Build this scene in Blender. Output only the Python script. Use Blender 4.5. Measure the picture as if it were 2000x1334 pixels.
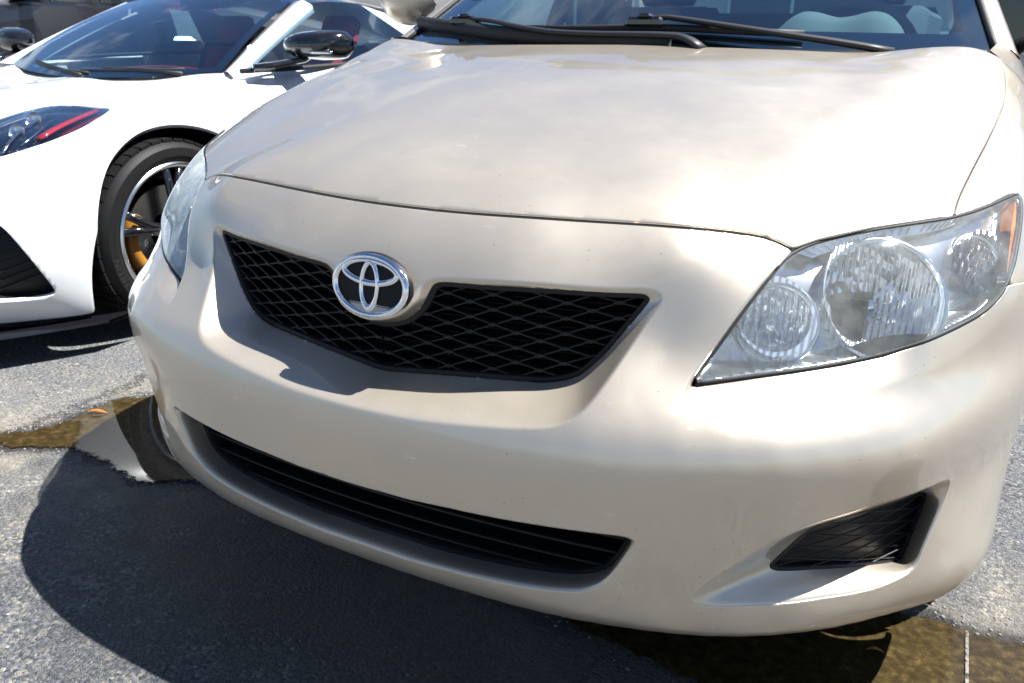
import bpy, math, random
import numpy as np
from mathutils import Matrix, Vector
random.seed(7)
rng = np.random.default_rng(7)
sc = bpy.context.scene
for o in list(bpy.data.objects):
    bpy.data.objects.remove(o)

# ------------------------------------------------------------------ camera
cam_d = bpy.data.cameras.new("camera")
cam = bpy.data.objects.new("camera", cam_d)
sc.collection.objects.link(cam)
CAM = Vector((0.65275, -0.83493, 0.97826))
CR = ((0.8909838, 0.45378968, 0.01492623), (-0.17116957, 0.30526712, 0.93675662), (-0.420534, 0.83718989, -0.34966305))
M = Matrix.Identity(4)
for i in range(3):
    M[i][0] = CR[0][i]
    M[i][1] = CR[1][i]
    M[i][2] = -CR[2][i]
    M[i][3] = CAM[i]
cam.matrix_world = M
cam_d.sensor_width = 36.0
cam_d.lens = 28.007
cam_d.clip_start = 0.02
cam_d.clip_end = 3000
cam_d.dof.use_dof = True
cam_d.dof.focus_distance = 1.25
cam_d.dof.aperture_fstop = 9.0
sc.camera = cam

# ------------------------------------------------------------------ world, sun, exposure
SUN_DIR = Vector((0.50, 0.27, 1.0)).normalized()
SUN_EL = math.asin(SUN_DIR.z)
SUN_AZ = math.atan2(SUN_DIR.x, SUN_DIR.y)
world = bpy.data.worlds.new("World")
sc.world = world
world.use_nodes = True
wn, wl = world.node_tree.nodes, world.node_tree.links
wn.clear()
w_out = wn.new("ShaderNodeOutputWorld")
w_bg = wn.new("ShaderNodeBackground")
w_bg.inputs["Strength"].default_value = 0.05
w_sky = wn.new("ShaderNodeTexSky")
w_sky.sky_type = 'NISHITA'
w_sky.sun_disc = False
w_sky.sun_elevation = SUN_EL
w_sky.sun_rotation = SUN_AZ
w_sky.air_density = 0.8
w_sky.dust_density = 0.25
w_sky.ozone_density = 1.2
# scattered fair-weather clouds, the same all round the sky
w_tc = wn.new("ShaderNodeTexCoord")
w_sep = wn.new("ShaderNodeSeparateXYZ")
wl.new(w_tc.outputs["Generated"], w_sep.inputs[0])
w_add = wn.new("ShaderNodeMath"); w_add.operation = 'ADD'; w_add.inputs[1].default_value = 0.16
wl.new(w_sep.outputs["Z"], w_add.inputs[0])
w_mx = wn.new("ShaderNodeMath"); w_mx.operation = 'MAXIMUM'; w_mx.inputs[1].default_value = 0.03
wl.new(w_add.outputs[0], w_mx.inputs[0])
w_dx = wn.new("ShaderNodeMath"); w_dx.operation = 'DIVIDE'
w_dy = wn.new("ShaderNodeMath"); w_dy.operation = 'DIVIDE'
wl.new(w_sep.outputs["X"], w_dx.inputs[0]); wl.new(w_mx.outputs[0], w_dx.inputs[1])
wl.new(w_sep.outputs["Y"], w_dy.inputs[0]); wl.new(w_mx.outputs[0], w_dy.inputs[1])
w_com = wn.new("ShaderNodeCombineXYZ")
wl.new(w_dx.outputs[0], w_com.inputs[0]); wl.new(w_dy.outputs[0], w_com.inputs[1])
w_no = wn.new("ShaderNodeTexNoise")
w_no.inputs["Scale"].default_value = 1.3
w_no.inputs["Detail"].default_value = 8.0
w_no.inputs["Roughness"].default_value = 0.58
w_no.inputs["Distortion"].default_value = 0.25
w_of = wn.new("ShaderNodeVectorMath"); w_of.operation = 'ADD'; w_of.inputs[1].default_value = (4.3, 2.1, 0.7)
wl.new(w_com.outputs[0], w_of.inputs[0]); wl.new(w_of.outputs[0], w_no.inputs["Vector"])
w_rp = wn.new("ShaderNodeValToRGB")
w_rp.color_ramp.elements[0].position = 0.55
w_rp.color_ramp.elements[0].color = (0, 0, 0, 1)
w_rp.color_ramp.elements[1].position = 0.71
w_rp.color_ramp.elements[1].color = (1, 1, 1, 1)
wl.new(w_no.outputs["Fac"], w_rp.inputs[0])
w_cl = wn.new("ShaderNodeMix"); w_cl.data_type = 'RGBA'
w_cl.inputs[7].default_value = (8.6, 7.9, 7.0, 1)
wl.new(w_sky.outputs[0], w_cl.inputs[6])
wl.new(w_rp.outputs[0], w_cl.inputs[0])
w_wb = wn.new("ShaderNodeMix"); w_wb.data_type = 'RGBA'; w_wb.blend_type = 'MULTIPLY'; w_wb.inputs[0].default_value = 1.0
w_wb.inputs[7].default_value = (.90, 1.0, 1.11, 1)          # cool white balance of the camera
wl.new(w_cl.outputs[2], w_wb.inputs[6])
wl.new(w_wb.outputs[2], w_bg.inputs["Color"])
wl.new(w_bg.outputs[0], w_out.inputs[0])

sun_d = bpy.data.lights.new("sun", 'SUN')
sun_d.energy = 5.0
sun_d.angle = math.radians(0.53)
sun_d.color = (1.0, 0.99, 0.97)
sun = bpy.data.objects.new("sun", sun_d)
sc.collection.objects.link(sun)
sun.location = SUN_DIR * 20
sun.rotation_euler = SUN_DIR.to_track_quat('Z', 'Y').to_euler()
sc.view_settings.view_transform = 'Standard'
sc.view_settings.look = 'None'
sc.view_settings.exposure = 1.30
sc.view_settings.gamma = 1.0
sc.view_settings.use_curve_mapping = False
sc.cycles.max_bounces = 12
sc.cycles.transparent_max_bounces = 16
sc.cycles.glossy_bounces = 6
sc.cycles.caustics_reflective = False
sc.cycles.caustics_refractive = False
sc.cycles.sample_clamp_indirect = 12

# ------------------------------------------------------------------ helpers
def link(o):
    sc.collection.objects.link(o)
    return o

def tag(o, label=None, cat=None, group=None, kind=None):
    if label: o["label"] = label
    if cat: o["category"] = cat
    if group: o["group"] = group
    if kind: o["kind"] = kind
    return o

def empty(name, loc=(0, 0, 0), rz=0.0):
    o = bpy.data.objects.new(name, None)
    o.empty_display_size = 0.3
    o.location = loc
    o.rotation_euler = (0, 0, rz)
    return link(o)

def mk(name, V, F, mat, parent=None, smooth=True, sharp=None, mats=None, fm=None):
    V = np.asarray(V, float).reshape(-1, 3)
    me = bpy.data.meshes.new(name)
    if isinstance(F, np.ndarray) and F.ndim == 2:
        n, k = F.shape
        me.vertices.add(len(V)); me.vertices.foreach_set("co", V.ravel())
        me.loops.add(n * k); me.loops.foreach_set("vertex_index", F.ravel().astype(np.int32))
        me.polygons.add(n)
        me.polygons.foreach_set("loop_start", np.arange(0, n * k, k, dtype=np.int32))
        me.update(calc_edges=True)
    else:
        me.from_pydata([tuple(v) for v in V], [], [tuple(int(i) for i in f) for f in F])
    me.validate()
    for m in (mats or [mat]):
        me.materials.append(m)
    if fm is not None:
        me.polygons.foreach_set("material_index", np.asarray(fm, np.int32))
    me.polygons.foreach_set("use_smooth", np.full(len(me.polygons), bool(smooth)))
    if sharp is not None:
        me.set_sharp_from_angle(angle=math.radians(sharp))
    me.update()
    o = bpy.data.objects.new(name, me)
    link(o)
    if parent is not None:
        o.parent = parent
    return o

class MB:
    """collects pieces of ONE mesh"""
    def __init__(s): s.V = []; s.F = []; s.n = 0; s.fm = []
    def add(s, V, F, m=0):
        V = [tuple(v) for v in V]
        s.V += V
        s.F += [tuple(int(i) + s.n for i in f) for f in F]
        s.fm += [m] * len(F)
        s.n += len(V)
        return s
    def box(s, lo, hi, m=0, R=None, at=(0, 0, 0), bev=0.0):
        x0, y0, z0 = lo; x1, y1, z1 = hi
        if bev <= 0:
            V = [(x0,y0,z0),(x1,y0,z0),(x1,y1,z0),(x0,y1,z0),(x0,y0,z1),(x1,y0,z1),(x1,y1,z1),(x0,y1,z1)]
            F = [(0,3,2,1),(4,5,6,7),(0,1,5,4),(1,2,6,5),(2,3,7,6),(3,0,4,7)]
        else:
            b = bev
            def ring(z, k): 
                return [(x0+k+b,y0+k,z),(x1-k-b,y0+k,z),(x1-k,y0+k+b,z),(x1-k,y1-k-b,z),(x1-k-b,y1-k,z),(x0+k+b,y1-k,z),(x0+k,y1-k-b,z),(x0+k,y0+k+b,z)]
            V = ring(z0, b*.7) + ring(z0+b, 0) + ring(z1-b, 0) + ring(z1, b*.7)
            F = [tuple(range(7,-1,-1)), tuple(range(24,32))]
            for r in range(3):
                for i in range(8):
                    j = (i+1) % 8
                    F.append((r*8+i, r*8+j, r*8+8+j, r*8+8+i))
        if R is not None:
            V = [tuple(R @ Vector(v)) for v in V]
        V = [(v[0]+at[0], v[1]+at[1], v[2]+at[2]) for v in V]
        return s.add(V, F, m)
    def tube(s, pts, r, k=8, m=0, closed=False, cap=True, sq=None, up=None):
        """tube along pts; r may be a list; sq=(a,b) flattens the section"""
        P = np.asarray(pts, float); n = len(P)
        rr = np.broadcast_to(np.asarray(r, float), (n,))
        T = np.gradient(P, axis=0) if not closed else (np.roll(P, -1, 0) - np.roll(P, 1, 0))
        T /= np.linalg.norm(T, axis=1)[:, None] + 1e-12
        u = np.asarray(up if up is not None else (0, 0, 1.0), float)
        V = []
        for i in range(n):
            a = np.cross(T[i], u)
            if np.linalg.norm(a) < 1e-3: a = np.cross(T[i], (1, 0.2, 0))
            a /= np.linalg.norm(a); b = np.cross(a, T[i])
            sa, sb = sq if sq else (1, 1)
            for j in range(k):
                t = 2 * math.pi * (j + .5) / k
                V.append(P[i] + rr[i] * (math.cos(t) * sa * a + math.sin(t) * sb * b))
        F = []
        for i in range(n if closed else n - 1):
            i2 = (i + 1) % n
            for j in range(k):
                j2 = (j + 1) % k
                F.append((i*k+j, i*k+j2, i2*k+j2, i2*k+j))
        if cap and not closed:
            F.append(tuple(range(k-1, -1, -1))); F.append(tuple(range((n-1)*k, n*k)))
        return s.add(V, F, m)
    def lathe(s, prof, axis_o, axis_d, k=32, m=0, upv=(0, 0, 1), flip=False):
        """prof = [(radius, along)]"""
        d = np.asarray(axis_d, float); d /= np.linalg.norm(d)
        a = np.cross(d, upv); a /= np.linalg.norm(a); b = np.cross(a, d)
        o = np.asarray(axis_o, float)
        V = []
        for (r, h) in prof:
            for j in range(k):
                t = 2*math.pi*j/k
                V.append(o + d*h + r*(math.cos(t)*a + math.sin(t)*b))
        F = []
        for i in range(len(prof)-1):
            for j in range(k):
                j2 = (j+1) % k
                f = (i*k+j, i*k+j2, (i+1)*k+j2, (i+1)*k+j)
                F.append(f[::-1] if flip else f)
        return s.add(V, F, m)
    def sheet(s, G, m=0, flip=False):
        """G = grid of points (n,m,3)"""
        G = np.asarray(G, float); n, k = G.shape[:2]
        F = []
        for i in range(n-1):
            for j in range(k-1):
                f = (i*k+j, i*k+j+1, (i+1)*k+j+1, (i+1)*k+j)
                F.append(f[::-1] if flip else f)
        return s.add(G.reshape(-1, 3), F, m)
    def prism(s, poly, d, m=0):
        """polygon of 3d points extruded by vector d"""
        P = np.asarray(poly, float); n = len(P); d = np.asarray(d, float)
        F = [tuple(range(n-1, -1, -1)), tuple(range(n, 2*n))]
        for i in range(n):
            j = (i+1) % n
            F.append((i, j, n+j, n+i))
        return s.add(np.vstack([P, P+d]), F, m)
    def build(s, name, mat, parent=None, smooth=True, sharp=35, mats=None):
        o = mk(name, s.V, s.F, mat, parent, smooth, None, mats, s.fm if mats else None)
        # outward normals
        import bmesh
        bm = bmesh.new(); bm.from_mesh(o.data)
        bmesh.ops.recalc_face_normals(bm, faces=bm.faces)
        bm.to_mesh(o.data); bm.free()
        if sharp is not None:
            o.data.set_sharp_from_angle(angle=math.radians(sharp))
        return o

def chaikin(P, it=2, closed=False):
    P = np.asarray(P, float)
    for _ in range(it):
        if closed:
            Q = np.roll(P, -1, 0)
            P = np.stack([.75*P+.25*Q, .25*P+.75*Q], 1).reshape(-1, P.shape[1])
        else:
            Q = P[1:]; A = P[:-1]
            mid = np.stack([.75*A+.25*Q, .25*A+.75*Q], 1).reshape(-1, P.shape[1])
            P = np.vstack([P[:1], mid[1:-1], P[-1:]])
    return P

def resample(P, n, closed=False):
    P = np.asarray(P, float)
    if closed: P = np.vstack([P, P[:1]])
    L = np.r_[0, np.cumsum(np.linalg.norm(np.diff(P, axis=0), axis=1))]
    t = np.linspace(0, L[-1], n, endpoint=not closed)
    return np.stack([np.interp(t, L, P[:, i]) for i in range(P.shape[1])], 1)

# ------------------------------------------------------------------ materials
def nodes(name):
    m = bpy.data.materials.new(name); m.use_nodes = True
    nt = m.node_tree
    return m, nt.nodes, nt.links, nt.nodes["Principled BSDF"]

def simple(name, col, rough=.5, metal=0.0, coat=0.0, spec=.5, bump=0, bscale=300, coat_r=.03):
    m, N, L, B = nodes(name)
    B.inputs["Base Color"].default_value = (*col, 1)
    B.inputs["Roughness"].default_value = rough
    B.inputs["Metallic"].default_value = metal
    B.inputs["Coat Weight"].default_value = coat
    B.inputs["Coat Roughness"].default_value = coat_r
    B.inputs["Specular IOR Level"].default_value = spec
    if bump:
        tc = N.new("ShaderNodeTexCoord")
        t = N.new("ShaderNodeTexNoise"); t.inputs["Scale"].default_value = bscale; t.inputs["Detail"].default_value = 3
        L.new(tc.outputs["Object"], t.inputs["Vector"])
        b = N.new("ShaderNodeBump"); b.inputs["Strength"].default_value = bump; b.inputs["Distance"].default_value = .002
        L.new(t.outputs["Fac"], b.inputs["Height"]); L.new(b.outputs[0], B.inputs["Normal"])
    return m

def ramp(N, L, src, stops):
    r = N.new("ShaderNodeValToRGB")
    e = r.color_ramp.elements
    while len(e) < len(stops): e.new(.5)
    for k, (p, c) in enumerate(stops):
        e[k].position = p
        e[k].color = (*c, 1) if len(c) == 3 else c
    L.new(src, r.inputs[0])
    return r

def mixc(N, L, fac, a, b, mode='MIX'):
    x = N.new("ShaderNodeMix"); x.data_type = 'RGBA'; x.blend_type = mode
    for s, v in ((0, fac), (6, a), (7, b)):
        if hasattr(v, "is_output"): L.new(v, x.inputs[s])
        elif s == 0: x.inputs[0].default_value = v
        else: x.inputs[s].default_value = (*v, 1)
    return x.outputs[2]

def math_n(N, L, op, a, b=None, clamp=False):
    x = N.new("ShaderNodeMath"); x.operation = op; x.use_clamp = clamp
    for s, v in ((0, a), (1, b)):
        if v is None: continue
        if hasattr(v, "is_output"): L.new(v, x.inputs[s])
        else: x.inputs[s].default_value = v
    return x.outputs[0]

def car_paint(name, col, metal, rough, dirt=True, flake=True):
    m, N, L, B = nodes(name)
    tc = N.new("ShaderNodeTexCoord")
    base = None
    n1 = N.new("ShaderNodeTexNoise"); n1.inputs["Scale"].default_value = 5; n1.inputs["Detail"].default_value = 6
    L.new(tc.outputs["Object"], n1.inputs["Vector"])
    c = ramp(N, L, n1.outputs["Fac"], [(.3, tuple(x*.97 for x in col)), (.7, tuple(min(1, x*1.02) for x in col))]).outputs[0]
    if dirt:
        # road grime specks and stone chips
        v = N.new("ShaderNodeTexVoronoi"); v.inputs["Scale"].default_value = 75; v.inputs["Randomness"].default_value = 1
        L.new(tc.outputs["Object"], v.inputs["Vector"])
        nm = N.new("ShaderNodeTexNoise"); nm.inputs["Scale"].default_value = 9; nm.inputs["Detail"].default_value = 4
        L.new(tc.outputs["Object"], nm.inputs["Vector"])
        keep = math_n(N, L, 'GREATER_THAN', nm.outputs["Fac"], .55)
        near = math_n(N, L, 'LESS_THAN', v.outputs["Distance"], .066)
        f = math_n(N, L, 'MULTIPLY', keep, near)
        f = math_n(N, L, 'MULTIPLY', f, .75)
        c = mixc(N, L, f, c, (.055, .05, .045))
        # pale scuffs
        v2 = N.new("ShaderNodeTexNoise"); v2.inputs["Scale"].default_value = 120; v2.inputs["Detail"].default_value = 2
        mp = N.new("ShaderNodeMapping"); mp.inputs["Scale"].default_value = (.25, .6, 1)
        L.new(tc.outputs["Object"], mp.inputs["Vector"]); L.new(mp.outputs[0], v2.inputs["Vector"])
        sc1 = ramp(N, L, v2.outputs["Fac"], [(.68, (0, 0, 0)), (.76, (1, 1, 1))]).outputs[0]
        nm2 = N.new("ShaderNodeTexNoise"); nm2.inputs["Scale"].default_value = 6.5
        L.new(tc.outputs["Object"], nm2.inputs["Vector"])
        s2 = math_n(N, L, 'MULTIPLY', sc1, math_n(N, L, 'GREATER_THAN', nm2.outputs["Fac"], .53))
        c = mixc(N, L, math_n(N, L, 'MULTIPLY', s2, .55), c, (.72, .70, .66))
        # thin dust film
        nd = N.new("ShaderNodeTexNoise"); nd.inputs["Scale"].default_value = 3.2; nd.inputs["Detail"].default_value = 8; nd.inputs["Roughness"].default_value = .7
        L.new(tc.outputs["Object"], nd.inputs["Vector"])
        rr = ramp(N, L, nd.outputs["Fac"], [(.35, (rough*.9,)*3), (.75, (rough*1.25,)*3)])
        L.new(rr.outputs[0], B.inputs["Roughness"])
        cr = ramp(N, L, nd.outputs["Fac"], [(.35, (.012,)*3), (.8, (.055,)*3)])
        L.new(cr.outputs[0], B.inputs["Coat Roughness"])
    else:
        B.inputs["Roughness"].default_value = rough
        B.inputs["Coat Roughness"].default_value = .03
    L.new(c, B.inputs["Base Color"])
    B.inputs["Metallic"].default_value = metal
    B.inputs["Coat Weight"].default_value = 1.0
    B.inputs["Coat IOR"].default_value = 1.5
    if flake:
        fn = N.new("ShaderNodeTexNoise"); fn.inputs["Scale"].default_value = 900; fn.inputs["Detail"].default_value = 1
        L.new(tc.outputs["Object"], fn.inputs["Vector"])
        b = N.new("ShaderNodeBump"); b.inputs["Strength"].default_value = .12; b.inputs["Distance"].default_value = .001
        L.new(fn.outputs["Fac"], b.inputs["Height"]); L.new(b.outputs[0], B.inputs["Normal"])
    return m

def glass(name, tint=(.86, .95, .93), rough=.0, haze=0.0, hazecol=(.8, .82, .8), ior=1.5, boost=1.0):
    m, N, L, B = nodes(name)
    N.remove(B)
    out = N["Material Output"]
    tr = N.new("ShaderNodeBsdfTransparent"); tr.inputs[0].default_value = (*tint, 1)
    gl = N.new("ShaderNodeBsdfGlossy"); gl.inputs["Roughness"].default_value = rough; gl.inputs[0].default_value = (.80, .91, 1.0, 1)
    fr = N.new("ShaderNodeFresnel")
    ge = N.new("ShaderNodeNewGeometry")
    L.new(math_n(N, L, 'ADD', math_n(N, L, 'MULTIPLY', ge.outputs["Backfacing"], 1/ior - ior), ior), fr.inputs["IOR"])
    f = math_n(N, L, 'MULTIPLY', fr.outputs[0], boost, True)
    mx = N.new("ShaderNodeMixShader")
    L.new(f, mx.inputs[0]); L.new(tr.outputs[0], mx.inputs[1]); L.new(gl.outputs[0], mx.inputs[2])
    last = mx.outputs[0]
    if haze > 0:
        df = N.new("ShaderNodeBsdfDiffuse"); df.inputs[0].default_value = (*hazecol, 1)
        tc = N.new("ShaderNodeTexCoord")
        n = N.new("ShaderNodeTexNoise"); n.inputs["Scale"].default_value = 18; n.inputs["Detail"].default_value = 8; n.inputs["Roughness"].default_value = .7
        L.new(tc.outputs["Object"], n.inputs["Vector"])
        h = ramp(N, L, n.outputs["Fac"], [(.3, (haze*.4,)*3), (.75, (min(1, haze*1.7),)*3)]).outputs[0]
        m2 = N.new("ShaderNodeMixShader")
        L.new(h, m2.inputs[0]); L.new(last, m2.inputs[1]); L.new(df.outputs[0], m2.inputs[2])
        last = m2.outputs[0]
    L.new(last, out.inputs[0])
    return m

PAINT = car_paint("beige_metallic_paint", (.62, .545, .44), .66, .38)
WHITE = car_paint("white_paint", (.80, .81, .82), 0, .3, dirt=False, flake=False)
BLACK = simple("black_plastic", (.009, .009, .010), .5, spec=.32, bump=.15, bscale=900)
BLACKG = simple("gloss_black", (.008, .008, .010), .12, coat=1)
RUBBER = simple("rubber", (.016, .016, .016), .62, bump=.1)
SEAL = simple("grey_rubber_seal", (.055, .057, .06), .5)
VOID = simple("dark_void", (.004, .004, .004), .9, spec=.1)
CHROME = simple("chrome", (.82, .83, .85), .06, 1.0)
SILVER = simple("silver_plastic", (.62, .64, .66), .24, 1.0)
REFL = simple("reflector", (.88, .90, .93), .20, .78)
ALLOY = simple("alloy", (.55, .56, .57), .25, 1.0)
AMBER = simple("amber_plastic", (.75, .21, .015), .2, coat=1)
RED = simple("red_plastic", (.55, .02, .02), .25, coat=1)
GLASS = glass("window_glass", (.55, .76, .84), 0, boost=2.2)
LENS = glass("lamp_lens", (.96, .98, .98), .03, haze=.12, hazecol=(.78, .80, .74), ior=1.45)
TURNB = simple("smoked_reflector", (.42, .36, .40), .16, 1.0)
BULB = glass("bulb_glass", (.95, .97, 1), 0, ior=1.5, boost=1.5)
DASH = simple("dash_beige", (.20, .20, .17), .85)
DASHD = simple("dash_dark", (.03, .035, .04), .6)
SEATM = simple("grey_cloth", (.16, .16, .16), .9)
REDL = simple("red_leather", (.34, .018, .018), .6)
LENSV = glass("clear_lens", (.80, .85, .92), .02, ior=1.5, boost=1.3)
LENS_HAZE_SKY = glass("hazed_sky_lens", (.96, .98, .97), .04, haze=.42, hazecol=(.74, .80, .76), ior=1.45)  # real haze, thickened to paint in the sky's reflection on this side
RUBBERV = simple("tyre_rubber", (.008, .008, .008), .6, spec=.3, bump=.15)
LETTER = simple("tyre_letter", (.022, .022, .021), .5)
ALLOYB = simple("bright_rim", (.75, .76, .77), .22, 1.0)
CALIPER = simple("caliper_paint", (.40, .17, .02), .45, coat=.3)
GLASSV = glass("tinted_glass", (.68, .86, .92), 0, boost=2.2)
REDM = simple("red_enamel", (.55, .03, .045), .4, coat=.5)
STUCCO = simple("stucco", (.58, .54, .49), .9, bump=.3, bscale=40)
CONC = simple("concrete", (.33, .32, .30), .85, bump=.2, bscale=60)
GREYW = simple("grey_render", (.40, .38, .36), .85, bump=.2, bscale=60)
YELLOW = simple("yellow_print", (.70, .45, .03), .6)
PAPER = simple("banner_vinyl", (.66, .66, .62), .5)

# moulded vertical flutes in the lamp reflectors
for m_ in (REFL, TURNB):
    N_, L_ = m_.node_tree.nodes, m_.node_tree.links
    tc_ = N_.new("ShaderNodeTexCoord"); wv_ = N_.new("ShaderNodeTexWave")      # fluted
    wv_.wave_type = 'BANDS'; wv_.bands_direction = 'X'; wv_.inputs["Scale"].default_value = 38; wv_.inputs["Distortion"].default_value = .3
    L_.new(tc_.outputs["Object"], wv_.inputs["Vector"])
    b_ = N_.new("ShaderNodeBump"); b_.inputs["Strength"].default_value = .55; b_.inputs["Distance"].default_value = .004
    L_.new(wv_.outputs["Fac"], b_.inputs["Height"]); L_.new(b_.outputs[0], N_["Principled BSDF"].inputs["Normal"])

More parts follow.
